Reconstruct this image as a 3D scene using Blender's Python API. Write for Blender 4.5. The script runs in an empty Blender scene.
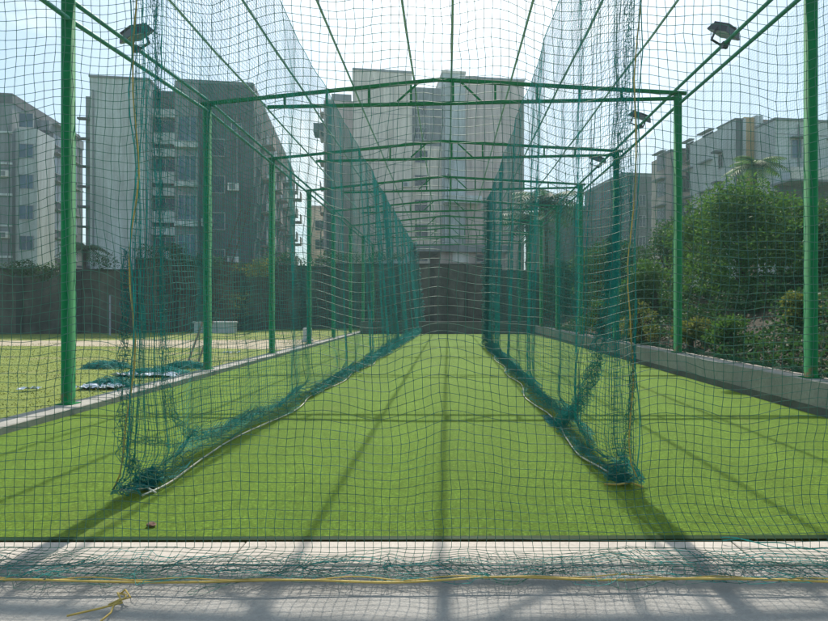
import bpy, math, random
import numpy as np
from math import radians as R, sin, cos, pi, hypot, atan2
random.seed(11); rng = np.random.default_rng(11)
S = bpy.context.scene; C = S.collection
F = 600.0; VX = 448.0; HY = 309.0; CH = 1.5          # focal length in px, where the cage axis vanishes, eye height
GR = -0.152                                           # the housing estate is turned a little against the cage
def wx(px, z): return (px - VX) / F * z
def wz(py, z): return CH + (HY - py) / F * z

# ------------------------------------------------------------------ materials
def new_mat(name):
    m = bpy.data.materials.new(name); m.use_nodes = True
    nt = m.node_tree; b = nt.nodes['Principled BSDF']
    return m, nt, b
def nd(nt, t, **kw):
    n = nt.nodes.new(t)
    for k, v in kw.items():
        if k in n.inputs.keys() if hasattr(n.inputs, 'keys') else False: n.inputs[k].default_value = v
        else: setattr(n, k, v)
    return n
def ramp(nt, fac, stops):
    r = nt.nodes.new('ShaderNodeValToRGB'); e = r.color_ramp.elements
    while len(e) < len(stops): e.new(0.5)
    for i, (p, c) in enumerate(stops):
        e[i].position = p; e[i].color = (c[0], c[1], c[2], 1)
    nt.links.new(fac, r.inputs[0]); return r.outputs[0]
def noise(nt, scale, detail=5, rough=0.6, vec=None, scl=None):
    n = nt.nodes.new('ShaderNodeTexNoise'); n.inputs['Scale'].default_value = scale
    n.inputs['Detail'].default_value = detail; n.inputs['Roughness'].default_value = rough
    if vec is None:
        vec = nt.nodes.new('ShaderNodeTexCoord').outputs['Object']
    if scl:
        mp = nt.nodes.new('ShaderNodeMapping'); mp.inputs['Scale'].default_value = scl
        nt.links.new(vec, mp.inputs[0]); vec = mp.outputs[0]
    nt.links.new(vec, n.inputs['Vector']); return n.outputs['Fac']
def mixc(nt, a, b, fac, mode='MIX'):
    m = nt.nodes.new('ShaderNodeMix'); m.data_type = 'RGBA'; m.blend_type = mode
    for s, v in ((m.inputs[6], a), (m.inputs[7], b)):
        if isinstance(v, tuple): s.default_value = (v[0], v[1], v[2], 1)
        else: nt.links.new(v, s)
    if isinstance(fac, (int, float)): m.inputs[0].default_value = fac
    else: nt.links.new(fac, m.inputs[0])
    return m.outputs[2]
def bump(nt, b, h, strength=0.3, dist=0.02):
    n = nt.nodes.new('ShaderNodeBump'); n.inputs['Strength'].default_value = strength
    n.inputs['Distance'].default_value = dist
    nt.links.new(h, n.inputs['Height']); nt.links.new(n.outputs[0], b.inputs['Normal'])
def stained(name, base, rough=0.85, dark=0.6, scale=0.35, streak=True, bmp=0.25, fine=9.0):
    """plaster / concrete: broad stains, rain streaks, fine grain"""
    m, nt, b = new_mat(name)
    tc = nt.nodes.new('ShaderNodeTexCoord').outputs['Object']
    n1 = noise(nt, scale, 6, 0.65, tc)
    c = ramp(nt, n1, [(0.3, tuple(x * dark for x in base)), (0.62, base)])
    if streak:
        n2 = noise(nt, 1.0, 4, 0.6, tc, (2.2, 2.2, 0.16))
        c2 = ramp(nt, n2, [(0.36, (0.62, 0.62, 0.60)), (0.6, (1, 1, 1))])
        c = mixc(nt, c, c2, 0.8, 'MULTIPLY')
    n3 = noise(nt, fine, 6, 0.7, tc)
    c3 = ramp(nt, n3, [(0.3, (0.78, 0.78, 0.78)), (0.7, (1.08, 1.08, 1.08))])
    c = mixc(nt, c, c3, 0.8, 'MULTIPLY')
    nt.links.new(c, b.inputs['Base Color']); b.inputs['Roughness'].default_value = rough
    bump(nt, b, n3, bmp, 0.02)
    return m
def painted(name, col, rough=0.35, spec=0.5, wear=0.12):
    m, nt, b = new_mat(name)
    n = noise(nt, 6, 6, 0.7)
    c = ramp(nt, n, [(0.3, tuple(x * (1 - wear * 2) for x in col)), (0.7, tuple(x * (1 + wear) for x in col))])
    n2 = noise(nt, 25, 3, 0.6)
    c = mixc(nt, c, (0.10, 0.07, 0.04), ramp(nt, n2, [(0.70, (0, 0, 0)), (0.76, (0.7, 0.7, 0.7))]))
    nt.links.new(c, b.inputs['Base Color']); b.inputs['Roughness'].default_value = rough
    b.inputs['Specular IOR Level'].default_value = spec
    return m
def rusty_feet(m):
    nt = m.node_tree; b = nt.nodes['Principled BSDF']; src = b.inputs['Base Color'].links[0].from_socket
    tc = nt.nodes.new('ShaderNodeTexCoord'); sx = nt.nodes.new('ShaderNodeSeparateXYZ'); nt.links.new(tc.outputs['Object'], sx.inputs[0])
    n = noise(nt, 9, 6, 0.75, tc.outputs['Object'])
    a = nt.nodes.new('ShaderNodeMath'); a.operation = 'MULTIPLY_ADD'; a.inputs[1].default_value = 0.5; nt.links.new(sx.outputs[2], a.inputs[0]); nt.links.new(n, a.inputs[2])
    f = ramp(nt, a.outputs[0], [(0.44, (0.9, 0.9, 0.9)), (0.54, (0, 0, 0))])
    c = mixc(nt, src, (0.13, 0.07, 0.035), f); nt.links.new(c, b.inputs['Base Color']); return m
def twine(name, col, trans, rough=0.4, spec=0.6, tw=0.4):
    m, nt, b = new_mat(name)
    n = noise(nt, 3.0, 3, 0.6)
    c = ramp(nt, n, [(0.3, tuple(x * 0.65 for x in col)), (0.7, tuple(x * 1.25 for x in col))])
    nt.links.new(c, b.inputs['Base Color']); b.inputs['Roughness'].default_value = rough
    b.inputs['Specular IOR Level'].default_value = spec
    t = nt.nodes.new('ShaderNodeBsdfTranslucent'); t.inputs[0].default_value = (*trans, 1)
    mx = nt.nodes.new('ShaderNodeMixShader'); mx.inputs[0].default_value = tw
    out = nt.nodes['Material Output']
    nt.links.new(b.outputs[0], mx.inputs[1]); nt.links.new(t.outputs[0], mx.inputs[2])
    nt.links.new(mx.outputs[0], out.inputs[0])
    return m
def leafmat(name, dark, light, trans, tw=0.35):
    m, nt, b = new_mat(name)
    g = nt.nodes.new('ShaderNodeNewGeometry')
    n = noise(nt, 0.9, 3, 0.6)
    ad = nt.nodes.new('ShaderNodeMath'); ad.operation = 'MULTIPLY_ADD'; ad.inputs[1].default_value = 0.6
    nt.links.new(g.outputs['Random Per Island'], ad.inputs[0]); 
    mu = nt.nodes.new('ShaderNodeMath'); mu.operation = 'MULTIPLY'; mu.inputs[1].default_value = 0.55
    nt.links.new(n, mu.inputs[0]); nt.links.new(mu.outputs[0], ad.inputs[2])
    c = ramp(nt, ad.outputs[0], [(0.2, dark), (0.6, tuple((a + c_) / 2 for a, c_ in zip(dark, light))), (0.95, light)])
    nt.links.new(c, b.inputs['Base Color']); b.inputs['Roughness'].default_value = 0.6; b.inputs['Specular IOR Level'].default_value = 0.25
    t = nt.nodes.new('ShaderNodeBsdfTranslucent'); nt.links.new(mixc(nt, c, trans, 0.6), t.inputs[0])
    mx = nt.nodes.new('ShaderNodeMixShader'); mx.inputs[0].default_value = tw
    nt.links.new(b.outputs[0], mx.inputs[1]); nt.links.new(t.outputs[0], mx.inputs[2])
    nt.links.new(mx.outputs[0], nt.nodes['Material Output'].inputs[0])
    return m
def glassmat(name, col, rough=0.12):
    m, nt, b = new_mat(name)
    n = noise(nt, 0.8, 3, 0.5)
    c = ramp(nt, n, [(0.35, tuple(x * 0.5 for x in col)), (0.65, col)])
    nt.links.new(c, b.inputs['Base Color']); b.inputs['Roughness'].default_value = rough
    b.inputs['Specular IOR Level'].default_value = 0.6
    return m
M = {}
def turf_mat():
    m, nt, b = new_mat('turf_fibre')
    tc = nt.nodes.new('ShaderNodeTexCoord').outputs['Object']
    n1 = noise(nt, 0.5, 4, 0.6, tc); n2 = noise(nt, 42, 8, 0.92, tc); n3 = noise(nt, 5, 5, 0.65, tc)
    c = ramp(nt, n2, [(0.40, (0.004, 0.040, 0.010)), (0.5, (0.038, 0.138, 0.020)), (0.58, (0.170, 0.300, 0.050))])
    c = mixc(nt, c, ramp(nt, n1, [(0.35, (0.84, 0.90, 0.8)), (0.65, (1.12, 1.05, 1.0))]), 1.0, 'MULTIPLY')
    c = mixc(nt, c, ramp(nt, n3, [(0.3, (0.88, 0.9, 0.88)), (0.7, (1.08, 1.06, 1.0))]), 1.0, 'MULTIPLY')
    n4 = noise(nt, 1.0, 3, 0.5, tc, (1.6, 0.06, 1))                # brushed lengths of the rolls
    c = mixc(nt, c, ramp(nt, n4, [(0.35, (0.84, 0.88, 0.85)), (0.65, (1.12, 1.08, 1.0))]), 1.0, 'MULTIPLY')
    n5 = noise(nt, 0.9, 6, 0.7, tc, (1.0, 0.45, 1))                # worn, dusty patches
    nf = noise(nt, 9.0, 8, 0.9, tc)
    c = mixc(nt, c, ramp(nt, nf, [(0.40, (0.72, 0.78, 0.75)), (0.60, (1.25, 1.2, 1.15))]), 1.0, 'MULTIPLY')
    c = mixc(nt, c, (0.20, 0.21, 0.09), ramp(nt, n5, [(0.60, (0, 0, 0)), (0.80, (0.5, 0.5, 0.5))]))
    nt.links.new(c, b.inputs['Base Color']); b.inputs['Roughness'].default_value = 0.75
    b.inputs['Sheen Weight'].default_value = 0.42; b.inputs['Specular IOR Level'].default_value = 0.08; b.inputs['Sheen Roughness'].default_value = 0.45
    b.inputs['Sheen Tint'].default_value = (0.80, 0.75, 0.08, 1)
    bump(nt, b, n2, 0.9, 0.012)
    return m
M['turf'] = turf_mat()
def ground_mat():
    m, nt, b = new_mat('field_grass')
    tc = nt.nodes.new('ShaderNodeTexCoord').outputs['Object']
    n1 = noise(nt, 0.35, 6, 0.7, tc); n2 = noise(nt, 14, 6, 0.75, tc)
    g = ramp(nt, n2, [(0.3, (0.07, 0.11, 0.015)), (0.6, (0.20, 0.25, 0.03)), (0.75, (0.31, 0.30, 0.07))])
    d = ramp(nt, n2, [(0.3, (0.16, 0.12, 0.07)), (0.7, (0.36, 0.29, 0.19))])
    c = mixc(nt, g, d, ramp(nt, n1, [(0.52, (0, 0, 0)), (0.66, (0.8, 0.8, 0.8))]))
    nt.links.new(c, b.inputs['Base Color']); b.inputs['Roughness'].default_value = 0.95
    bump(nt, b, n2, 0.8, 0.05)
    return m
M['ground'] = ground_mat()
M['dirt'] = stained('bare_earth', (0.40, 0.34, 0.24), 0.95, 0.75, 0.6, False, 0.6, 12)
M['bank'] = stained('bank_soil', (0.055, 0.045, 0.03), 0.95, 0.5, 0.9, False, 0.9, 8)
M['strip'] = stained('edge_concrete', (0.49, 0.44, 0.39), 0.85, 0.82, 1.6, False, 0.25, 30)
M['apron'] = stained('rough_concrete', (0.41, 0.395, 0.37), 0.92, 0.75, 2.2, False, 1.0, 45)
M['kerb'] = stained('kerb_concrete', (0.35, 0.335, 0.30), 0.9, 0.7, 1.2, False, 0.5, 18)
M['kerbdark'] = stained('dark_concrete', (0.13, 0.14, 0.12), 0.9, 0.6, 1.5, False, 0.5, 18)  # darker grey than the kerb, for the plinth and the end wall
M['green'] = painted('green_enamel', (0.0, 0.175, 0.050), 0.65, 0.08)
M['post'] = rusty_feet(painted('green_post_enamel', (0.0, 0.175, 0.050), 0.65, 0.08))
M['greenpale'] = painted('pale_green_enamel', (0.03, 0.27, 0.18), 0.40, 0.4)  # paler green than the posts, for the eave rails
M['galv'] = painted('grey_green_pipe', (0.42, 0.58, 0.62), 0.5, 0.4)
M['net_front'] = twine('dark_green_twine', (0.016, 0.13, 0.085), (0.05, 0.30, 0.21), 0.5, 1.0, 0.3)
_b = M['net_front'].node_tree.nodes['Principled BSDF']; _b.inputs['Sheen Weight'].default_value = 0.35; _b.inputs['Sheen Roughness'].default_value = 0.4; _b.inputs['Sheen Tint'].default_value = (0.45, 1, 0.85, 1)
M['net_teal'] = twine('teal_twine', (0.004, 0.25, 0.235), (0.01, 0.58, 0.56), 0.55, 0.5, 0.5)
M['net_side'] = twine('green_twine', (0.010, 0.19, 0.10), (0.03, 0.42, 0.22), 0.55, 0.5, 0.45)
M['yellow'] = twine('yellow_rope', (0.55, 0.40, 0.10), (0.5, 0.35, 0.05), 0.55, 0.4, 0.15)
M['white_rope'] = twine('white_rope', (0.62, 0.60, 0.50), (0.5, 0.5, 0.4), 0.6, 0.4, 0.15)
M['bgrey'] = stained('light_grey_plaster', (0.60, 0.66, 0.67), 0.9, 0.72, 0.16)
M['bpale'] = stained('pale_plaster', (0.68, 0.59, 0.52), 0.9, 0.75, 0.14)
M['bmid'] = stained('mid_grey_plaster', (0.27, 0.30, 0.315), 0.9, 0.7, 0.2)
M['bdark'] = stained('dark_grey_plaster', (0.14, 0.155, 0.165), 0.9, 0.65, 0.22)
M['bmauve'] = stained('mauve_grey_plaster', (0.50, 0.415, 0.385), 0.9, 0.75, 0.15)
M['tpale'] = stained('cream_plaster', (0.84, 0.74, 0.64), 0.9, 0.88, 0.12)
M['tmauve'] = stained('warm_mauve_plaster', (0.64, 0.53, 0.49), 0.9, 0.85, 0.12)
M['bbeige'] = stained('ochre_plaster', (0.60, 0.42, 0.20), 0.9, 0.75, 0.3)
M['bbrown'] = stained('brown_plaster', (0.28, 0.22, 0.18), 0.9, 0.75, 0.3)
M['white'] = stained('white_paint', (0.72, 0.72, 0.70), 0.7, 0.8, 0.6)
M['glass'] = glassmat('window_glass', (0.035, 0.05, 0.06))
M['glassblue'] = glassmat('blue_glazing', (0.06, 0.13, 0.19), 0.25)
M['frame'] = painted('window_frame_paint', (0.33, 0.34, 0.34), 0.5)
M['wall'] = stained('mossy_wall', (0.12, 0.13, 0.105), 0.95, 0.25, 0.6, True, 0.7, 5)
M['wallcap'] = stained('wall_coping', (0.05, 0.065, 0.055), 0.95, 0.6, 0.5, True, 0.5, 7)
M['bark'] = stained('bark', (0.10, 0.075, 0.05), 0.95, 0.5, 3, True, 0.9, 20)
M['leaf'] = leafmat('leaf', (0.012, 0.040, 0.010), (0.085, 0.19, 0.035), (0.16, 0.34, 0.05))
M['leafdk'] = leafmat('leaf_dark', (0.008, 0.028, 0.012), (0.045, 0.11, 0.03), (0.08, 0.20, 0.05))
M['leafyl'] = leafmat('leaf_yellow', (0.04, 0.07, 0.015), (0.20, 0.23, 0.05), (0.30, 0.33, 0.06))
M['dry'] = leafmat('dry_litter', (0.03, 0.024, 0.016), (0.12, 0.095, 0.06), (0.2, 0.15, 0.08), 0.15)
M['black'] = painted('dark_housing', (0.035, 0.04, 0.045), 0.45)
M['lens'] = glassmat('lamp_glass', (0.55, 0.58, 0.58), 0.2)
M['bamboo'] = painted('old_timber', (0.10, 0.075, 0.05), 0.8, 0.2)
M['sack'] = stained('white_sacking', (0.66, 0.72, 0.80), 0.8, 0.7, 4, False, 0.5, 20)
M['stone'] = stained('brown_stone', (0.20, 0.11, 0.08), 0.9, 0.6, 8, False, 0.6, 40)

# ------------------------------------------------------------------ object helpers
def tag(o, label=None, cat=None, group=None, kind=None):
    if label: o['label'] = label
    if cat: o['category'] = cat
    if group: o['group'] = group
    if kind: o['kind'] = kind
    return o
def thing(name, label, cat, loc=(0, 0, 0), rz=0, group=None):
    o = bpy.data.objects.new(name, None); C.objects.link(o); o.empty_display_size = 0.2
    o.location = loc; o.rotation_euler = (0, 0, rz)
    return tag(o, label, cat, group)
class MB:
    def __init__(s): s.v = []; s.f = []
    def add(s, vs, fs):
        n = len(s.v); s.v += [tuple(p) for p in vs]; s.f += [tuple(i + n for i in f) for f in fs]; return s
    def box(s, x0, x1, y0, y1, z0, z1):
        return s.add([(x0,y0,z0),(x1,y0,z0),(x1,y1,z0),(x0,y1,z0),(x0,y0,z1),(x1,y0,z1),(x1,y1,z1),(x0,y1,z1)],
                     [(0,3,2,1),(4,5,6,7),(0,1,5,4),(1,2,6,5),(2,3,7,6),(3,0,4,7)])
    def bbox(s, x0, x1, y0, y1, z0, z1, b=0.015):
        """box with chamfered top edges"""
        return s.add([(x0,y0,z0),(x1,y0,z0),(x1,y1,z0),(x0,y1,z0),(x0,y0,z1-b),(x1,y0,z1-b),(x1,y1,z1-b),(x0,y1,z1-b),
                      (x0+b,y0+b,z1),(x1-b,y0+b,z1),(x1-b,y1-b,z1),(x0+b,y1-b,z1)],
                     [(0,3,2,1),(0,1,5,4),(1,2,6,5),(2,3,7,6),(3,0,4,7),(4,5,9,8),(5,6,10,9),(6,7,11,10),(7,4,8,11),(8,9,10,11)])
    def tube(s, pts, r, n=8, cap=True):
        P = [np.array(p, float) for p in pts]; m = len(P); rs = r if isinstance(r, (list, tuple)) else [r] * m
        vs = []; 
        for i, p in enumerate(P):
            t = P[min(i + 1, m - 1)] - P[max(i - 1, 0)]; t /= (np.linalg.norm(t) + 1e-9)
            ref = np.array((0, 0, 1.0)) if abs(t[2]) < 0.9 else np.array((1.0, 0, 0))
            a = np.cross(t, ref); a /= np.linalg.norm(a); b = np.cross(t, a)
            for k in range(n):
                q = 2 * pi * k / n; vs.append(p + rs[i] * (cos(q) * a + sin(q) * b))
        fs = [(i*n+k, i*n+(k+1) % n, (i+1)*n+(k+1) % n, (i+1)*n+k) for i in range(m - 1) for k in range(n)]
        if cap: fs += [tuple(range(n)), tuple(range((m-1)*n, m*n))]
        return s.add(vs, fs)
    def bar(s, p0, p1, w, h):
        """square bar from p0 to p1"""
        p0 = np.array(p0, float); p1 = np.array(p1, float); t = p1 - p0; t /= np.linalg.norm(t)
        ref = np.array((0, 0, 1.0)) if abs(t[2]) < 0.9 else np.array((0, 1.0, 0))
        a = np.cross(t, ref); a /= np.linalg.norm(a); b = np.cross(a, t)
        vs = [p + a * sx * w / 2 + b * sz * h / 2 for p in (p0, p1) for sx, sz in ((-1,-1),(1,-1),(1,1),(-1,1))]
        return s.add(vs, [(0,1,2,3),(4,7,6,5),(0,4,5,1),(1,5,6,2),(2,6,7,3),(3,7,4,0)])
    def obj(s, name, mat, parent=None, smooth=False):
        me = bpy.data.meshes.new(name); me.from_pydata(s.v, [], s.f); me.materials.append(mat)
        if smooth: me.polygons.foreach_set('use_smooth', [True] * len(me.polygons))
        o = bpy.data.objects.new(name, me); C.objects.link(o); o.parent = parent
        return o
def npmesh(name, V, Fq, mat, parent=None, smooth=True):
    """V (n,3), Fq (m,k) arrays"""
    me = bpy.data.meshes.new(name); k = Fq.shape[1]
    me.vertices.add(len(V)); me.vertices.foreach_set('co', V.astype(np.float32).ravel())
    me.loops.add(Fq.size); me.loops.foreach_set('vertex_index', Fq.astype(np.int32).ravel())
    me.polygons.add(len(Fq)); me.polygons.foreach_set('loop_start', np.arange(0, Fq.size, k, dtype=np.int32))
    me.polygons.foreach_set('loop_total', np.full(len(Fq), k, dtype=np.int32))
    me.polygons.foreach_set('use_smooth', np.full(len(Fq), smooth, dtype=bool))
    me.update(calc_edges=True); me.materials.append(mat)
    o = bpy.data.objects.new(name, me); C.objects.link(o); o.parent = parent
    return o
def tubes(P, r, sides, ref):
    """P (m,n,3): m polylines of n points -> verts, quads"""
    m, n, _ = P.shape
    T = np.gradient(P, axis=1); T /= (np.linalg.norm(T, axis=2, keepdims=True) + 1e-9)
    N = np.cross(T, np.broadcast_to(np.array(ref, float), T.shape)); N /= (np.linalg.norm(N, axis=2, keepdims=True) + 1e-6)
    B = np.cross(T, N)
    a = np.arange(sides) * 2 * pi / sides
    V = P[:, :, None, :] + r * (np.cos(a)[None, None, :, None] * N[:, :, None, :] + np.sin(a)[None, None, :, None] * B[:, :, None, :])
    idx = np.arange(m * n * sides).reshape(m, n, sides)
    q0 = idx[:, :-1, :]; q1 = idx[:, 1:, :]
    Q = np.stack([q0, np.roll(q0, -1, 2), np.roll(q1, -1, 2), q1], -1).reshape(-1, 4)
    return V.reshape(-1, 3), Q
def net(name, G, r, mat, sides=3, ref_u=(0, 0, 1), ref_v=(0.3, 1, 0.1), parent=None, knots=0.0):
    """G (nu,nv,3) grid of knots"""
    V1, Q1 = tubes(G, r, sides, ref_v)                       # polylines running along v
    V2, Q2 = tubes(G.transpose(1, 0, 2), r, sides, ref_u)    # along u
    V = np.concatenate([V1, V2]); Q = np.concatenate([Q1, Q2 + len(V1)])
    if knots:
        K = G.reshape(-1, 3); d = knots
        offs = np.array([(d,0,0),(0,0,d),(-d,0,0),(0,0,-d)]); base = len(V)
        offs2 = np.array([(0,-d*.8,0),(0,d*.8,0)])
        KV = np.concatenate([K[:, None, :] + offs[None], K[:, None, :] + offs2[None]], 1)
        ki = base + np.arange(len(K) * 6).reshape(-1, 6)
        KQ = np.concatenate([np.stack([ki[:, 0], ki[:, 1], ki[:, 2], ki[:, 4]], -1), np.stack([ki[:, 2], ki[:, 3], ki[:, 0], ki[:, 4]], -1)])
        V = np.concatenate([V, KV.reshape(-1, 3)]); Q = np.concatenate([Q, KQ])
    return npmesh(name, V, Q, mat, parent)
def smooth_noise(n, m, step, amp, seed):
    """bilinear value noise on an n x m grid"""
    g = np.random.default_rng(seed).uniform(-1, 1, (n // step + 3, m // step + 3))
    i = np.arange(n) / step; j = np.arange(m) / step
    i0 = i.astype(int); j0 = j.astype(int); fi = (i - i0)[:, None]; fj = (j - j0)[None]
    fi = fi * fi * (3 - 2 * fi); fj = fj * fj * (3 - 2 * fj)
    a = g[i0][:, j0]; b = g[i0 + 1][:, j0]; c = g[i0][:, j0 + 1]; d = g[i0 + 1][:, j0 + 1]
    return amp * ((a * (1 - fi) + b * fi) * (1 - fj) + (c * (1 - fi) + d * fi) * fj)

# ------------------------------------------------------------------ ground
def sheet(name, pts, z, mat, kind='structure'):
    o = MB().add([(x, y, z) for x, y in pts], [tuple(range(len(pts)))]).obj(name, mat)
    return tag(o, kind=kind)
sheet('ground', [(-1500, -60), (1500, -60), (1500, 2500), (-1500, 2500)], -0.03, M['ground'])
YE = 36.0
sheet('turf', [(-5.3, 3.90), (5.2, 3.97), (5.2, YE), (-5.3, YE)], 0.004, M['turf'])
lip = MB()
for q, (x0, x1) in enumerate([(-7.2, -4.05), (-4.042, -1.31), (-1.302, 1.83), (1.837, 4.4), (4.408, 7.2)]): lip.bbox(x0, x1, 3.53 + .004 * (q % 2), 3.88, -0.03, -.003 * ((q * 2) % 3), 0.006)
tag(lip.obj('pavement_edge', M['strip']), kind='structure')
lip = MB(); lip.add([(-5.3,3.872,-.001),(5.2,3.942,-.001),(5.2,3.972,.012),(-5.3,3.902,.012),(-5.3,3.905,.002),(5.2,3.975,.002)],
                    [(0,1,2,3),(3,2,5,4)]); tag(lip.obj('turf_edge', M['leafdk']), kind='structure')
sheet('pavement', [(-9, -6), (9, -6), (9, 3.53), (-9, 3.53)], -0.012, M['apron'])
pth = [(-60, 26.5), (-30, 25.5), (-14, 24.5), (-5.9, 22.5), (-5.9, 30.0), (-14, 29.5), (-30, 28.0), (-60, 29.0)]
sheet('dirt_path', pth, -0.024, M['dirt'])
# earth bank to the right of the cage
nx, ny = 60, 120
gx = np.linspace(5.62, 26, nx); gy = np.linspace(2.0, 60, ny)
hh = 0.36 + np.clip((gx - 5.7) * 0.55, 0, None)
hh = np.where(hh > 2.2, 2.2 + (hh - 2.2) * 0.12, hh)
Z = hh[:, None] * (1 - 0.35 * np.clip((gy - 18) / 25, 0, 1))[None] + smooth_noise(nx, ny, 3, 0.14, 3) + smooth_noise(nx, ny, 1, 0.05, 4)
def bank_h(x, y):
    i = np.clip(np.searchsorted(gx, x), 0, nx - 1); j = np.clip(np.searchsorted(gy, y), 0, ny - 1); return Z[i, j]
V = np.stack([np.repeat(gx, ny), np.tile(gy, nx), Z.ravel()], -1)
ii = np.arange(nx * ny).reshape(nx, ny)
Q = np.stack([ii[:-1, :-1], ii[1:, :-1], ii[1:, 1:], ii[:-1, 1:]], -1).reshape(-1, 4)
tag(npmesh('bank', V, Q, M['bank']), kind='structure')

# ------------------------------------------------------------------ kerbs
k = thing('kerb', 'low concrete kerb along the left side of the turf', 'kerb', (-5.5, 3.6, 0))
kb = MB()
y = 3.5
while y < 44:
    kb.bbox(-0.22, 0.2, y - 3.6, y - 3.6 + 2.96, -0.03, 0.10, 0.012); y += 3.0
kb.obj('kerb_stone', M['kerb'], k)
w = thing('low_wall', 'knee high concrete wall along the right side of the turf', 'wall', (5.35, 3.6, 0))
wb = MB(); y = 0
while y < 40:
    wb.bbox(-0.148, 0.24, y, y + 3.985, 0.12, 0.49 + 0.006 * sin(y * 3), 0.015); y += 4.0
wb.obj('coping', M['kerb'], w)
MB().box(-0.152, 0.25, 0, 40.2, -0.03, 0.125).obj('plinth', M['kerbdark'], w)
w = thing('end_wall', 'low grey wall closing the far end of the turf', 'wall', (0, YE + 0.2, 0))
MB().bbox(-5.3, 5.2, 0, 0.25, -0.03, 0.75, 0.02).obj('masonry', M['kerbdark'], w)

# ------------------------------------------------------------------ steel cage
ROW = [3.73 + 5.12 * i for i in range(9)]
XL, XR = -5.6, 5.35
NTH = ['', 'nearest', 'second', 'third', 'fourth', 'fifth', 'sixth', 'seventh', 'eighth']
def eave(i):   # (left, right, peak) heights above ground of the top chord ends
    return (6.27, 6.52, 6.84)
for i, yy in enumerate(ROW):
    eL, eR, eP = eave(i)
    for side, X, e, zb in (('left', XL, eL, 0.10), ('right', XR, eR, 0.49)):
        if i == 0 : lab = 'green steel post holding up the %s end of the front net' % side
        else: lab = '%s green steel post from the camera on the %s side' % (NTH[i], side)
        p = thing('steel_post', lab, 'post', (X, yy, zb), 0, 'green steel posts of the cage')
        MB().tube([(0, 0, 0), (0, 0, e - zb - 0.02)], 0.092, 20).obj('shaft', M['post'], p, True)
        if i < 5:
            pl = MB().bbox(-0.12, 0.12, -0.12, 0.12, 0.0, 0.014, 0.004)
            pl.obj('base_plate', M['green'], p)
            MB().bbox(-0.13, 0.13, -0.11, 0.11, e - zb - 0.016, e - zb, 0.004).obj('cap_plate', M['green'], p)
    lab = 'green roof truss carrying the front net' if i == 0 else '%s green roof truss from the camera, spanning the cage' % NTH[i]
    t = thing('roof_truss', lab, 'truss', (0, yy, eL), 0, 'green roof trusses of the cage')
    top = lambda x: ((eL + (eP - eL) * (x - XL) / (-0.2 - XL)) if x < -0.2 else (eP + (eR - eP) * (x + 0.2) / (XR + 0.2))) - eL
    bot = lambda x: (-0.07 + (eR - 0.12 - eL + 0.07) * (x - XL) / (XR - XL))
    MB().bar((XL - 0.12, 0, top(XL)), (-0.2, 0, top(-0.2)), 0.07, 0.075).bar((-0.2, 0, top(-0.2)), (XR + 0.2, 0, top(XR)), 0.07, 0.075).obj('top_chord', M['green'], t)
    MB().bar((XL + (1.4 if i > 1 else 0), 0, bot(XL)), (XR, 0, bot(XR)), 0.066, 0.07).obj('bottom_chord', M['green'], t)
    for x in np.arange(-3.8, 5.0, 0.98):
        if top(x) - bot(x) > 0.12:
            MB().bar((x, 0, bot(x) + 0.03), (x, 0, top(x) - 0.03), 0.05, 0.05).obj('strut', M['green'], t)
    for s in (-1, 1):
        MB().bar((-0.2 + s * 0.98, 0, bot(-0.2) + 0.03), (-0.2 + s * 0.5, 0, top(s * 0.5 - 0.2) - 0.03), 0.04, 0.04).obj('brace', M['green'], t)
YN, YF = ROW[0], ROW[-1]
def lerp(a, b, t): return a + (b - a) * t
def rail(X, zs, lab):
    pts = [(X, yy, z) for yy, z in zip(ROW, zs)]
    o = MB().tube(pts, 0.038, 10).obj('eave_rail', M['greenpale'], None, True)
    tag(o, lab, 'rail', 'long rails along the cage eaves')
zl = [6.0, 6.08, 6.36, 6.38, 6.4, 6.4, 6.38, 6.36, 6.36]
rail(XL, zl, 'upper of the two green rails along the left eave')
rail(XL + 0.03, [z - (0.32 if i < 2 else 0.27) for i, z in enumerate(zl)], 'lower of the two green rails along the left eave')
zr = [6.6, 6.62, 6.65, 6.6, 6.6, 6.6, 6.58, 6.55, 6.55]
rail(XR, zr, 'upper of the two green rails along the right eave')
rail(XR + 0.02, [z - 0.38 for z in zr], 'lower of the two green rails along the right eave')
PUR = [-4.45, -3.36, -2.2, -0.79, 0.08, 1.46, 2.61, 3.83]
PL = ['leftmost roof pipe running above the left lane', 'second roof pipe from the left, over the left lane',
      'roof pipe just right of the left divider net', 'roof pipe left of the middle one, over the centre lane',
      'middle roof pipe running straight above the camera', 'roof pipe just left of the right divider net',
      'second roof pipe from the right, over the right lane', 'rightmost roof pipe above the right lane']
for X, lab in zip(PUR, PL):
    pts = []
    for i, yy in enumerate(ROW):
        eL, eR, eP = eave(i)
        z = (eL + (eP - eL) * (X - XL) / (-0.2 - XL)) if X < -0.2 else (eP + (eR - eP) * (X + 0.2) / (XR + 0.2))
        pts.append((X, yy, z + 0.058))
        if i < len(ROW) - 1: pts.append((X + random.uniform(-.01, .01), yy + 2.56, z + 0.058 - 0.035))
    tag(MB().tube(pts, 0.024, 8).obj('roof_pipe', M['galv'], None, True), lab, 'pipe', 'pipes running along the cage roof')

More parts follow.
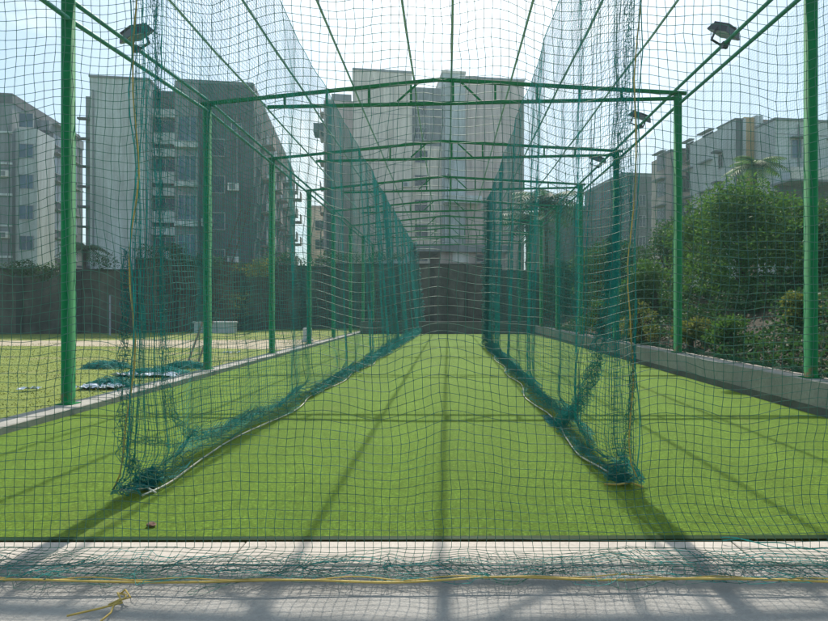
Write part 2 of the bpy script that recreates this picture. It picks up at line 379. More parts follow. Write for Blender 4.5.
# ------------------------------------------------------------------ flood lights
def floodlight(X, Y, Zr, s, lab):
    """hangs on the eave rail, face turned down and inwards (s = direction of the cage middle)"""
    t = thing('floodlight', lab, 'floodlight', (X, Y, Zr), 0, 'floodlights clamped to the eave rails')
    MB().box(-0.05, 0.05, -0.05, 0.05, -0.05, 0.06).obj('clamp', M['black'], t)
    ax = np.array((s * -0.30, -0.35, 0.90)); ax /= np.linalg.norm(ax)    # back of the housing faces the camera and up
    u = np.cross(ax, (0, 0, 1.0)); u /= np.linalg.norm(u); v = np.cross(u, ax)
    c = np.array((0, 0.0, 0.27))
    def slab(w0, h0, w1, h1, d0, d1):
        vs = [c + ax * d + u * sx * w / 2 + v * sz * h / 2 for d, w, h in ((d0, w0, h0), (d1, w1, h1)) for sx, sz in ((-1,-1),(1,-1),(1,1),(-1,1))]
        return MB().add(vs, [(0,1,2,3),(4,7,6,5),(0,4,5,1),(1,5,6,2),(2,6,7,3),(3,7,4,0)])
    h = slab(0.58, 0.42, 0.50, 0.32, -0.06, 0.06).obj('housing', M['black'], t)
    fin = MB()
    for q in np.linspace(-0.21, 0.21, 11):
        a = c + u * q - v * 0.16 + ax * 0.08; b = c + u * q + v * 0.16 + ax * 0.08; fin.bar(a, b, 0.008, 0.05)
    fin.obj('cooling_fins', M['black'], h)
    slab(0.555, 0.395, 0.555, 0.395, -0.072, -0.061).obj('front_glass', M['lens'], h)
    yk = MB()
    for q in (-1, 1):
        yk.bar(c + u * q * 0.31, c + u * q * 0.31 - ax * 0.24 , 0.012, 0.04)
    yk.bar(c + u * 0.315 - ax * 0.24, c - u * 0.315 - ax * 0.24, 0.05, 0.012)
    yk.bar(c - ax * 0.24, (0, 0, 0.03), 0.03, 0.03)
    yk.obj('yoke', M['black'], t)
floodlight(XL, 10.75, 6.16, 1, 'floodlight on the left eave rail')
floodlight(XR, 11.6, 6.60, -1, 'nearest floodlight on the right eave rail')
floodlight(XR, 16.7, 6.58, -1, 'second floodlight on the right eave rail')
floodlight(XR, 21.4, 6.58, -1, 'third and farthest floodlight on the right eave rail')

# ------------------------------------------------------------------ nets
# front net: hangs from the first truss, its foot lies slack on the concrete
cell = 0.0545
nu = int(11.0 / cell); nv = int(6.95 / cell)
u = np.arange(nu) * cell + XL; v = np.arange(nv) * cell            # v from the foot up
U, Vv = np.meshgrid(u, v, indexing='ij')
H = 6.3
lay = 0.52                                                        # length that lies on the ground
hgt = np.clip(Vv - lay, 0, None)
Y = np.full_like(U, 3.68)
on = np.clip(1 - Vv / lay, 0, 1)
Y -= on * 0.46
swing = 0.05 * np.sin(U * 1.9 + 0.6) * np.exp(-((hgt - 1.6) / 1.5) ** 2) + 0.03 * np.sin(U * 4.7)
Y += swing * np.clip(hgt, 0, 1)
Zn = hgt + 0.012 + smooth_noise(nu, nv, 3, 0.02, 5) * (on > 0) + 0.02 * (on > 0)
# wavy rows where the net hangs slack
amp = np.clip(hgt / 0.8, 0, 1)
Zn += amp * (0.034 * np.sin(U * 5.2 + 0.5 + 0.5 * np.sin(Vv)) + 0.020 * np.sin(U * 8.9 + Vv * 1.3) + 0.05 * np.cos(U * 1.45 + 0.4) * np.clip(hgt / 2, 0, 1))
Xn = U + 0.012 * np.sin(Vv * 2.3 + U * 1.1) * amp + smooth_noise(nu, nv, 7, 0.014, 6) + smooth_noise(nu, nv, 22, 0.03, 46) + smooth_noise(nu, nv, 2, 0.009, 8)
Zn += smooth_noise(nu, nv, 2, 0.011, 7) * amp + smooth_noise(nu, nv, 9, 0.02, 17) * amp + smooth_noise(nu, nv, 18, 0.03, 47) * amp
# crumpled foot, skewed meshes at the right
Xn += on * (smooth_noise(nu, nv, 5, 0.09, 9) + smooth_noise(nu, nv, 2, 0.03, 19)); Y += on * (smooth_noise(nu, nv, 6, 0.07, 10) + smooth_noise(nu, nv, 2, 0.025, 20))
Zn += on * np.abs(smooth_noise(nu, nv, 3, 0.03, 12))
sk = np.exp(-((U - 1.9) / 1.1) ** 2) * np.exp(-(hgt / 0.35) ** 2)
Xn += sk * 0.10 * np.sin(hgt * 8 + 1); Zn -= sk * 0.02 * np.clip(hgt*10, 0, 1)
Zn = np.maximum(Zn, 0.004)
G = np.stack([Xn, Y, Zn], -1)
fn = thing('front_net', 'dark green square mesh net hanging across the whole front of the cage', 'net', (0, 0, 0))
net('mesh', G, 0.00175, M['net_front'], 5, (0, 0, 1), (0, 1, 0), fn, 0.0048)
# a loose second fold lying along the foot
cu = np.arange(int(11 / 0.056)) * 0.056 + XL; cv = np.arange(7)
CU, CV = np.meshgrid(cu, cv, indexing='ij'); n1, n2 = CU.shape
G2 = np.stack([CU + smooth_noise(n1, n2, 4, 0.12, 21) + smooth_noise(n1, n2, 1, 0.02, 22),
               3.22 + 0.05 * CV + smooth_noise(n1, n2, 6, 0.08, 23) + smooth_noise(n1, n2, 2, 0.03, 24),
               0.03 + np.abs(smooth_noise(n1, n2, 3, 0.05, 25))], -1)
net('gathered_foot', G2, 0.0017, M['net_teal'], 3, (0, 0, 1), (0.1, 0.2, 1), fn)
for q in range(1):
    G2b = np.stack([CU + smooth_noise(n1, n2, 3, 0.14, 121 + q) + smooth_noise(n1, n2, 1, 0.025, 122 + q),
                   3.26 + 0.05 * CV + 0.05 * np.sin(CU * (1.3 + q) + q * 2) + smooth_noise(n1, n2, 6, 0.10, 123 + q) + smooth_noise(n1, n2, 2, 0.03, 124 + q),
                   0.015 + np.abs(smooth_noise(n1, n2, 3, 0.05, 125 + q))], -1)
    net('gathered_foot', G2b, 0.0015, M['net_teal' if q else 'net_front'], 3, (0, 0, 1), (0.1, 0.2, 1), fn)
xs = np.linspace(-5.6, 5.3, 220)
ropeY = 3.20 + 0.012 * np.sin(xs * 2.1) + 0.018 * np.sin(xs * 0.9 + 1.0) + 0.006 * np.sin(xs * 7)
hem = MB().tube([(x, y, 0.05 + 0.008 * sin(x * 5)) for x, y in zip(xs, ropeY)], 0.0062, 7)
hem.obj('hem_rope', M['yellow'], fn, True)
MB().tube([(x, y + 0.018 + 0.01 * sin(x * 9), 0.055 + 0.006 * cos(x * 13)) for x, y in zip(xs, ropeY)], 0.0035, 5).obj('lacing', M['yellow'], fn, True)
cx = np.linspace(1.75, 2.6, 30)
MB().tube([(x, 3.86 - 0.33 * (x - 1.75) / 0.85 + 0.01 * sin(x * 20), 0.035 + 0.01 * sin(x * 25)) for x in cx], 0.003, 5)\
  .tube([(x, 3.84 - 0.33 * (x - 1.75) / 0.85 + 0.012 * sin(x * 17 + 1), 0.03 + 0.01 * sin(x * 21)) for x in cx], 0.003, 5).obj('fold_cord', M['net_teal'], fn, True)
# loose yellow tail of rope lying in front
kn = MB()
base = np.array((-1.72, 3.10, 0.012))
for pts in ([(0,0.05,0),(0.07,0.0,0.01),(0.10,-0.06,0.02),(0.06,-0.12,0.01),(0.085,-0.2,0),(0.08,-.32,0)],
            [(0.0,0.03,0.01),(0.05,-0.05,0.03),(0.10,-0.10,0.01),(0.02,-0.16,0.01),(-0.08,-0.19,0),(-0.16,-0.24,0)],
            [(0.01,0.04,0.0),(0.055,0.02,0.03),(0.115,-0.03,0.01),(0.075,-0.09,0.02),(0.03,-0.13,0.01)]):
    kn.tube([base + np.array(p) * (0.8, 0.8, 1) for p in pts], 0.005, 6)
tag(kn.obj('rope_end', M['yellow'], None, True), 'knotted yellow rope tail lying on the concrete at lower left', 'rope')

def divider(side, z0, z1, bunches, Xtop, Xbot, name_label, seed, zlod):
    """side -1: left divider; the foot is folded back outwards and lies on the turf"""
    t = thing('divider_net', name_label, 'net', (0, 0, 0), 0, 'teal divider nets between the lanes')
    def build(a, b, c, r, gather, sd):
        # parameter s -> position along the cage; extra net is gathered at the bunches
        zz = np.linspace(a, b, 4000); den = np.ones_like(zz)
        if gather:
            for (zc, wdt, extra) in bunches: den += extra * np.exp(-((zz - zc) / wdt) ** 2)
        cum = np.concatenate([[0], np.cumsum((den[1:] + den[:-1]) / 2 * np.diff(zz))])
        ns = int(cum[-1] / c) + 1; s = np.linspace(0, cum[-1], ns)
        zs = np.interp(s, cum, zz); ds = np.interp(s, cum, den)
        L = 6.02 + 0.95; nvv = int(L / c); vv = np.arange(nvv + 1) * c
        ZS, VV = np.meshgrid(zs, vv, indexing='ij'); DS = ds[:, None] * np.ones_like(VV)
        SS = s[:, None] * np.ones_like(VV)
        f = VV / 6.02
        lat = np.zeros_like(VV); hz = 6.0 - VV
        # profile of the foot: down to 0.30, out to the side and back to the hem
        kx = [0, 5.70, 6.00, 6.25, 6.55, 6.97]; kl = [0, 0.0, 0.14, 0.26, 0.12, -0.05]; kh = [6.0, 0.30, 0.10, 0.03, 0.04, 0.02]
        lat = np.interp(VV, kx, kl) ; hz = np.interp(VV, kx, kh)
        grow = 0.25 + 0.75 * np.clip(f, 0, 1)
        lat = lat * (0.35 + 0.65 * np.clip((ZS - z0) / 2.0, 0, 1)); X = np.interp(ZS, *Xtop) * (1 - np.clip(f, 0, 1)) + np.interp(ZS, *Xbot) * np.clip(f, 0, 1) + side * lat
        acc = np.clip(DS - 1, 0, 6) / 6
        X += grow * (0.09 * np.sin(ZS * 1.7 + sd) + 0.04 * np.sin(ZS * 4.3 + f * 3) + 0.075 * acc * np.sin(SS * 19 + f * 2))
        Yv = ZS + grow * 0.03 * acc * np.sin(SS * 31) + 0.04 * np.sin(f * 7 + ZS) * np.clip(f * (1.1 - f), 0, 1)
        for (zc, wdt, extra) in bunches:
            if gather: Yv += (zc - ZS) * 0.35 * np.exp(-((ZS - zc) / (wdt * 2.2)) ** 2) * np.sin(np.clip(f, 0, 1) * pi * 0.9)
        n_, m_ = X.shape
        X += smooth_noise(n_, m_, 8, 0.03, sd) * grow + smooth_noise(n_, m_, 2, 0.006, sd + 1)
        Yv += smooth_noise(n_, m_, 3, 0.010, sd + 2)
        foot = (VV > 5.9)
        hz = hz + smooth_noise(n_, m_, 3, 0.012, sd + 3) + foot * (0.02 + np.abs(smooth_noise(n_, m_, 4, 0.05, sd + 4)))
        Yv += foot * smooth_noise(n_, m_, 5, 0.06, sd + 5); X += foot * smooth_noise(n_, m_, 6, 0.05, sd + 6)
        hz -= 0.05 * np.sin(np.pi * ((ZS - 3.73) % 5.12) / 5.12) * np.exp(-f * 6)       # sags between trusses
        hz += 0.03 * np.sin(SS * 3.3) * np.clip(f, 0, 1) * (VV < 5.9)
        hz = np.maximum(hz, 0.012)
        return np.stack([X, Yv, hz], -1)
    Ga = build(z0, zlod, 0.054, 0.0016, True, seed)
    net('mesh_near', Ga, 0.0021, M['net_teal'], 3, (0, 0, 1), (1, 0.2, 0.1), t)
    Gb = build(zlod, z1, 0.11, 0.003, True, seed)
    net('mesh_far', Gb, 0.0056, M['net_teal'], 3, (0, 0, 1), (1, 0.2, 0.1), t)
    # hem rope along the foot
    h = list(Ga[::6, -1]) + list(Gb[::4, -1])
    pts = [(p[0] - side * 0.02, p[1], 0.028) for p in h]
    pts = [tuple(np.mean(pts[max(0, i - 2):i + 3], axis=0)) for i in range(len(pts))]
    MB().tube(pts, 0.008, 6).obj('hem_rope', M['white_rope'], t, True)
    tp = [(p[0], p[1], p[2] + 0.01) for p in list(Ga[::8, 0]) + list(Gb[::5, 0])]
    MB().tube(tp, 0.006, 5).obj('top_rope', M['net_teal'], t, True)
    # bunched edge lacing at the near end
    e = Ga[2]; 
    MB().tube([(p[0] + 0.02 * sin(i * .9), p[1] - 0.02, p[2]) for i, p in enumerate(e[::4])][:-4], 0.006, 6).obj('edge_rope', M['yellow'], t, True)
    e = Ga[0]
    MB().tube([(p[0] + 0.015 * sin(i * 1.3), p[1] - 0.05, p[2]) for i, p in enumerate(e[::4])][:-4], 0.005, 5).obj('edge_cord', M['net_teal'], t, True)
    return t, Ga, Gb
# left: runs the whole cage; right: ends at the fourth truss
dl, LA, LB = divider(-1, 4.62, 40.0, [(4.72, 0.2, 2.2), (5.15, 0.12, 2.0), (23.0, 0.5, 2.5), (39.6, 0.6, 4)],
        ([4.6, 24, 40], [-2.48, -2.48, -2.35]), ([4.6, 7, 12, 22, 24, 40], [-2.52, -2.42, -2.25, -1.98, -2.0, -1.6]),
        'long teal divider net on the left of the centre lane', 31, 18)
dr, RA, RB = divider(1, 4.95, 24.2, [(5.02, 0.10, 1.8), (5.45, 0.12, 3.0), (6.2, .12, 1.5), (23.7, 0.6, 7)],
        ([4.6, 24], [1.62, 1.62]), ([4.6, 5.3, 7.3, 10, 22, 24], [1.50, 1.48, 1.42, 1.42, 1.52, 1.6]),
        'teal divider net on the right of the centre lane', 57, 18)
# tied knots at the near feet
for X, Yk, lab in ((-2.5, 5.0, 'bunched teal net foot tied off at the near end of the left divider'), (1.47, 5.15, 'bunched teal net foot tied off at the near end of the right divider')):
    G3 = np.zeros((34, 22, 3))
    a = np.linspace(0, 2 * pi, 34)[:, None]; b = np.linspace(0, 1, 22)[None]
    rr = 0.055 * np.sin(b * pi) ** 0.6 + 0.01
    G3[..., 0] = X + rr * np.cos(a) * 1.5 + smooth_noise(34, 22, 2, 0.06, 70)
    G3[..., 1] = Yk + rr * np.sin(a) + smooth_noise(34, 22, 2, 0.03, 71) + (b - .5) * 0.1
    G3[..., 2] = np.maximum(0.012, 0.02 + b * 0.13 + smooth_noise(34, 22, 2, 0.03, 72))
    par = dl if X < 0 else dr
    net('tied_foot', G3[::2], 0.0018, M['net_teal'], 3, (0, 0, 1), (1, 0.2, 0.1), par)
    MB().tube([(X - .16, Yk - .12, .03), (X - .05, Yk - .16, .04), (X + .06, Yk - .13, .05), (X + .15, Yk - .17, .02)], 0.008, 6).obj('tie_rope', M['yellow'] if X > 0 else M['white_rope'], par, True)

# folds of net gathered into thick swags that hang from the dividers
def gathered(par, pts, rad, length_density, seed, r=0.0021, name='swag'):
    P = np.array(pts, float); d = np.concatenate([[0], np.cumsum(np.linalg.norm(np.diff(P, axis=0), axis=1))])
    n_ = int(d[-1] / 0.045) + 2; s_ = np.linspace(0, d[-1], n_); cr = np.stack([np.interp(s_, d, P[:, k]) for k in range(3)], -1)
    for _ in range(6): cr[1:-1] = (cr[:-2] + cr[1:-1] * 2 + cr[2:]) / 4
    rr_ = np.interp(s_, d, rad)
    T = np.gradient(cr, axis=0); T /= np.linalg.norm(T, axis=1, keepdims=True)
    A_ = np.cross(T, (0.2, 0.1, 1.0)); A_ /= np.linalg.norm(A_, axis=1, keepdims=True) + 1e-6; B_ = np.cross(T, A_)
    m_ = length_density; ph = smooth_noise(n_, m_, 3, 1.5, seed) + np.linspace(0, 4 * pi, m_)[None]
    q_ = np.abs(smooth_noise(n_, m_, 2, 1.0, seed + 1)) ** .6 * rr_[:, None]
    Gq = cr[:, None, :] + (q_ * np.cos(ph))[..., None] * A_[:, None, :] + (q_ * np.sin(ph))[..., None] * B_[:, None, :]
    Gq += T[:, None, :] * smooth_noise(n_, m_, 2, .03, seed + 2)[..., None]
    Gq[..., 2] = np.maximum(Gq[..., 2], 0.012)
    net(name, Gq, r, M['net_teal'], 3, (0, 0, 1), (1, .2, .1), par)
def wp(px, py, X): z = X * F / (px - VX); return (X, z, wz(py, z))
gathered(dl, [wp(150, -140, -2.48), wp(158, 100, -2.48), wp(163, 290, -2.5), wp(164, 370, -2.5), wp(170, 412, -2.5), wp(186, 432, -2.45), wp(210, 436, -2.4), wp(262, 408, -2.32)],
         [.04, .04, .05, .06, .07, .08, .08, .08], 10, 500, .0016)
gathered(dl, [wp(126, 250, -2.52), wp(124, 400, -2.52), wp(124, 455, -2.5), wp(150, 486, -2.5)], [.05, .07, .10, .08], 10, 520)
gathered(dl, [wp(136, 440, -2.5), wp(180, 446, -2.4), wp(225, 430, -2.3), wp(300, 392, -2.2)], [.04, .06, .09, .09], 7, 530, .0015)
gathered(dl, [(-2.3, 10, .10), (-2.1, 16, .14), (-2.0, 23, .2), (-1.85, 30, .2), (-1.7, 39.5, .25)], [.10, .16, .28, .3, .3], 8, 540, .0026)
gathered(dr, [wp(636, -160, 1.6), wp(629, 0, 1.6), wp(621, 189, 1.58), wp(610, 300, 1.54)], [.05, .055, .07, .10], 12, 549, .0018)
gathered(dr, [wp(616, 230, 1.56), wp(610, 300, 1.54), wp(597, 360, 1.5), wp(580, 402, 1.46), wp(560, 424, 1.40), wp(545, 430, 1.36)],
         [.07, .10, .12, .13, .12, .08], 26, 550, .0020)
gathered(dr, [wp(566, 414, 1.42), wp(545, 398, 1.45), wp(520, 374, 1.5), wp(503, 358, 1.55), wp(490, 346, 1.55)], [.08, .08, .11, .16, .25], 12, 560, .0017)
gathered(dr, [wp(560, 428, 1.36), wp(585, 450, 1.38), wp(612, 477, 1.45)], [.08, .06, .07], 7, 570, .0016)
gathered(dr, [wp(636, 300, 1.55), wp(633, 380, 1.53), wp(628, 430, 1.5), wp(620, 478, 1.46)], [.02, .04, .05, .07], 8, 580)
gathered(dr, [(1.62, 23.9, 5.9), (1.6, 23.8, 3), (1.58, 23.6, .8), (1.52, 22.6, .1)], [.3, .35, .3, .35], 24, 590, .0042)
gathered(dl, [(-2.3, 39.8, 5.9), (-2.0, 39.8, 3), (-1.75, 39.6, .8), (-1.6, 39.4, .1)], [.3, .35, .35, .4], 20, 600, .006)

# side net along the right posts
def sidenet(X, z0, z1, zb, zt, c, r, lab, sd, nm='side_net'):
    t = thing(nm, lab, 'net', (0, 0, 0))
    for a, b, cc, rr in ((z0, 20.0, c, r), (20.0, z1, c * 2, r * 1.9)):
        ns = int((b - a) / cc) + 1; nh = int((zt - zb) / cc) + 1
        A, B = np.meshgrid(np.linspace(a, b, ns), np.linspace(zb, zt, nh), indexing='ij')
        f = (B - zb) / (zt - zb)
        Xx = X + 0.05 * np.sin(A * 2.1 + f * 2) * np.sin(f * pi) + smooth_noise(ns, nh, 6, 0.02, sd)
        Zz = B - 0.05 * np.abs(np.sin((A - 3.73) / 5.12 * pi)) * f + 0.03 * np.sin(A * 5) * np.sin(f * pi) + smooth_noise(ns, nh, 2, 0.006, sd + 1)
        net('mesh', np.stack([Xx, A + smooth_noise(ns, nh, 4, 0.015, sd + 2), Zz], -1), rr, M['net_side'], 3, (0, 0, 1), (1, .2, .1), t)
    return t
sn = sidenet(XR + 0.12, ROW[0], YF, 0.52, 6.24, 0.055, 0.0013, 'green side net hanging along the right row of posts', 90)
# its foot, bunched on the wall top
n1 = int(38 / 0.05); G4 = np.zeros((n1, 10, 3)); a = np.arange(n1) * 0.05 + 3.8
G4[..., 0] = XR + 0.12 + smooth_noise(n1, 10, 3, 0.06, 91); G4[..., 1] = a[:, None] + smooth_noise(n1, 10, 2, 0.03, 92)
G4[..., 2] = 0.49 + np.abs(smooth_noise(n1, 10, 2, 0.09, 93)) + 0.006 * np.arange(10)[None]
net('bunched_foot', G4, 0.0034, M['net_side'], 3, (0, 0, 1), (1, .2, .1), sn)

# ------------------------------------------------------------------ plants
def leaves(centres, n, size, mat, name, parent, seed, flat=0.75, shell=0.45, aspect=0.5):
    """leaf-sized bent faces scattered in lumpy blobs; centres: (x,y,z,r)"""
    g = np.random.default_rng(seed); cs = np.array(centres); wts = cs[:, 3] ** 2; wts /= wts.sum()
    idx = g.choice(len(cs), n, p=wts)
    d = g.normal(size=(n, 3)); d /= np.linalg.norm(d, axis=1, keepdims=True)
    rad = (shell + (1 - shell) * g.random(n) ** 0.6) * (0.8 + 0.35 * g.random(n))
    P = cs[idx, :3] + d * (rad * cs[idx, 3])[:, None] * np.array((1, 1, flat))
    a = d * 0.7 + g.normal(size=(n, 3)) * 0.6; a[:, 2] -= 0.3; a /= np.linalg.norm(a, axis=1, keepdims=True)
    b = np.cross(a, g.normal(size=(n, 3))); b /= (np.linalg.norm(b, axis=1, keepdims=True) + 1e-6); c = np.cross(a, b)
    s = size * g.uniform(0.6, 1.4, n)[:, None]
    v0 = P; v1 = P + a * s * 0.5 + b * s * aspect * 0.5 + c * s * 0.1; v2 = P + a * s; v3 = P + a * s * 0.5 - b * s * aspect * 0.5 + c * s * 0.1
    V = np.stack([v0, v1, v2, v3], 1).reshape(-1, 3)
    i = np.arange(n) * 4
    return npmesh(name, V, np.concatenate([np.stack([i, i + 1, i + 2, i + 3], -1)]), mat, parent, False)
def tree(name, lab, cat, x, y, gz, top, rad, n, leaf, mat, seed, group=None, blobs=12, low=0.25):
    t = thing(name, lab, cat, (x, y, gz), 0, group)
    g = np.random.default_rng(seed); hgt = top - gz
    cs = []
    for k in range(blobs):
        th = g.random() * 2 * pi; q = g.random() ** 0.5
        hz = hgt * (low + (0.86 - low) * g.random()); rr = rad * (0.30 + 0.28 * g.random())
        w = rad * (0.8 if hz < hgt * 0.6 else 0.55)
        cs.append((w * q * cos(th), w * q * sin(th), hz, rr))
    cs.append((0, 0, hgt - rad * 0.33, rad * 0.4))
    tr = MB(); tr.tube([(0, 0, -0.3), (0.05, 0.02, hgt * 0.3), (-0.03, 0.05, hgt * 0.6), (0, 0, hgt * 0.85)], [0.09 * rad ** .5 + .03, 0.08 * rad ** .5, 0.05 * rad ** .5, 0.015], 8)
    for c in cs[:8]:
        tr.tube([(0.02, 0.02, max(0.1, c[2] * 0.45)), (c[0] * 0.5, c[1] * 0.5, c[2] * 0.75), c[:3]], [0.04 * rad ** .5, 0.025 * rad ** .5, 0.01], 5)
    tr.obj('trunk', M['bark'], t, True)
    leaves(cs, n, leaf, M[mat], 'crown', t, seed)
    return t
def rt(px, z, topy): return wx(px, z), z, float(bank_h(wx(px, z), z)), wz(topy, z)
RT = [(742, 17.5, 186, 1.75, 9000, .12, 'leaf', 'broad leafy tree beyond the wall between the two nearest right posts'),
      (815, 15.5, 196, 1.6, 8000, .12, 'leaf', 'leafy tree behind the nearest right post'),
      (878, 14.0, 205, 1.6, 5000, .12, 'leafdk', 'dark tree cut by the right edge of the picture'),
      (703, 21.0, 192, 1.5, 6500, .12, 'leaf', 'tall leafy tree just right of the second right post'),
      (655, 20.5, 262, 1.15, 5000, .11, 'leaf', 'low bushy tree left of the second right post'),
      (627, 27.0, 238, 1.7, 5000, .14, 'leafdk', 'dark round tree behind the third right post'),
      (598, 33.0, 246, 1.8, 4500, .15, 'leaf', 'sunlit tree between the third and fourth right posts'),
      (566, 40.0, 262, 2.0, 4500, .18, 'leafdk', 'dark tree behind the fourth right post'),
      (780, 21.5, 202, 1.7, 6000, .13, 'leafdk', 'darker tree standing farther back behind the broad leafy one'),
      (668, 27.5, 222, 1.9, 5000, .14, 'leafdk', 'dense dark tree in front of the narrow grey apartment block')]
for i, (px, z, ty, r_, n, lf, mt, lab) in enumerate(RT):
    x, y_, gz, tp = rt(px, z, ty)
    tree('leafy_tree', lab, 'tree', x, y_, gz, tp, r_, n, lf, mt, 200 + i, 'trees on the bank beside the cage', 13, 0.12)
for i, (px, z, ty, r_, lab, mt) in enumerate([(690, 14.8, 322, .45, 'small yellow green shrub behind the second right post', 'leafyl'),
        (640, 17.5, 300, .6, 'yellowing shrub beside the low wall left of the second post', 'leafyl'),
        (730, 13.0, 318, .5, 'leafy shrub on the bank between the two nearest right posts', 'leaf'),
        (795, 11.8, 292, .45, 'yellow leaved shrub just left of the nearest right post', 'leafyl'),
        (600, 23.0, 300, .8, 'green shrub beside the wall near the third right post', 'leaf'),
        (765, 14.8, 275, .8, 'dark shrub high on the bank under the trees', 'leafdk')]):
    x, y_, gz, tp = rt(px, z, ty)
    tree('shrub', lab, 'shrub', x, y_, gz, max(tp, gz + 0.5), r_, 1300, .085, mt, 300 + i, 'shrubs on the bank', 8, 0.1)
# ground cover and litter on the bank
def scatter(name, n, x0, x1, y0, y1, size, mat, seed, hfun, lift=0.05):
    g = np.random.default_rng(seed); x = g.uniform(x0, x1, n); y = y0 + (y1 - y0) * g.random(n) ** 1.3
    keep = smooth_noise(64, 64, 6, 1.0, seed)[((x - x0) / (x1 - x0) * 63).astype(int), ((y - y0) / (y1 - y0) * 63).astype(int)] > -0.35
    x = x[keep]; y = y[keep]; n = len(x)
    z = np.array([hfun(a, b) for a, b in zip(x, y)]) + lift * g.random(n)
    P = np.stack([x, y, z], -1); a = g.normal(size=(n, 3)); a[:, 2] = np.abs(a[:, 2]) * 0.7 + 0.1; a /= np.linalg.norm(a, axis=1, keepdims=True)
    b = np.cross(a, g.normal(size=(n, 3))); b /= np.linalg.norm(b, axis=1, keepdims=True)
    s = size * g.uniform(0.5, 1.5, n)[:, None]
    V = np.stack([P, P + a * s * .5 + b * s * .3, P + a * s, P + a * s * .5 - b * s * .3], 1).reshape(-1, 3)
    i = np.arange(n) * 4
    return tag(npmesh(name, V, np.stack([i, i + 1, i + 2, i + 3], -1), mat, None, False), kind='stuff')
o = scatter('ground_cover', 60000, 5.65, 11, 6, 32, 0.085, M['leafdk'], 5, bank_h, 0.22); tag(o, 'creeping green ground cover on the bank', 'ground cover')
o = scatter('leaf_litter', 9000, 5.7, 11, 6, 28, 0.07, M['dry'], 6, bank_h, 0.05); tag(o, 'dry leaf litter and twigs on the bank', 'leaf litter')
o = scatter('field_weeds', 60000, -22, -5.85, 7, 33, 0.028, M['leafyl'], 8, lambda a, b: -0.03, 0.03); tag(o, 'short yellow green grass of the field left of the cage', 'grass')
def palm(x, y, gz, top, L, n, lab, mat='leafdk', seed=1, rt_=0.14, group='palms'):
    t = thing('palm_tree', lab, 'palm tree', (x, y, gz), 0, group)
    g = np.random.default_rng(seed); h = top - gz - L * 0.3
    MB().tube([(0, 0, -.2), (0.05, 0, h * .5), (0, 0, h)], [rt_ * 1.2, rt_, rt_ * .8], 8).obj('trunk', M['bark'], t, True)
    V = []; Fq = []
    for k in range(n):
        th = 2 * pi * k / n + g.uniform(-.2, .2); up = g.uniform(0.1, 1.1); m = 16
        pts = []
        for j in range(m + 1):
            q = j / m; r_ = L * q * cos(up * (1 - q * .5)) ; z_ = L * (sin(up) * q - 0.75 * q * q)
            pts.append(np.array((cos(th) * r_, sin(th) * r_, h + z_)))
        side = np.array((-sin(th), cos(th), 0))
        for j in range(1, m):
            tdir = pts[j + 1] - pts[j]; tdir /= np.linalg.norm(tdir); ln = L * 0.32 * sin(pi * min(1, j / m + .12)) ** .7
            for s in (-1, 1):
                tip = pts[j] + side * s * ln * 0.8 + tdir * ln * .5 + np.array((0, 0, -ln * .35)); w_ = tdir * L * 0.03
                i0 = len(V); V += [pts[j] - w_, pts[j] + w_, tip]; Fq.append((i0, i0 + 1, i0 + 2))
        for j in range(m):
            i0 = len(V); w_ = side * 0.02 * L / 2; V += [pts[j] - w_, pts[j] + w_, pts[j + 1]]; Fq.append((i0, i0 + 1, i0 + 2))
    npmesh('crown', np.array(V), np.array(Fq), M[mat], t, False)
palm(wx(546, 44), 44, 0.6, wz(190, 44), 3.9, 24, 'dark palm rising behind the far right end of the cage', 'leafdk', 4)
palm(wx(527, 48), 48, 0, wz(212, 48), 3.4, 22, 'shorter palm beside the dark palm at the far right', 'leafdk', 9)
palm(wx(755, 40), 40, 1.5, wz(155, 40), 2.5, 22, 'palm standing in front of the ochre striped apartment block', 'leaf', 5)
palm(wx(84, 38), 38, 0, wz(240, 38), 1.9, 13, 'small palm above the boundary wall behind the nearest left post', 'leafdk', 6)

# ------------------------------------------------------------------ boundary wall behind
def wall_run(lab, p0, p1, h, nbay, name='boundary_wall'):
    p0 = np.array(p0, float); p1 = np.array(p1, float); d = p1 - p0; L = float(np.linalg.norm(d)); rz = atan2(d[1], d[0])
    t = thing(name, lab, 'wall', (p0[0], p0[1], 0), rz)
    MB().box(0, L, 0, 0.22, -0.03, h).obj('masonry', M['wall'], t)
    MB().bbox(-0.05, L + 0.05, -0.07, 0.29, h, h + 0.10, 0.02).obj('coping', M['wallcap'], t)
    for i in range(nbay + 1):
        x = L * i / nbay; MB().bbox(x - 0.16, x + 0.16, -0.12, -0.003, -0.03, h - 0.004, 0.01).obj('pier', M['wallcap'], t)
    return t
wall_run('dark mossy boundary wall behind the field on the left', (-48, 31.5), (wx(135, 38), 38), 3.9, 9)
wall_run('dark stained boundary wall behind the left lane, beyond the palm', (wx(137, 38.4), 38.4), (wx(330, 47), 47), 4.7, 6)
wall_run('dark wall across the far end of the cage', (wx(331, 47.4), 47.4), (wx(500, 47.4), 47.4), 5.0, 5)
wall_run('dark wall at the far right behind the palms', (wx(501, 46.6), 46.6), (14, 45.0), 4.4, 4)
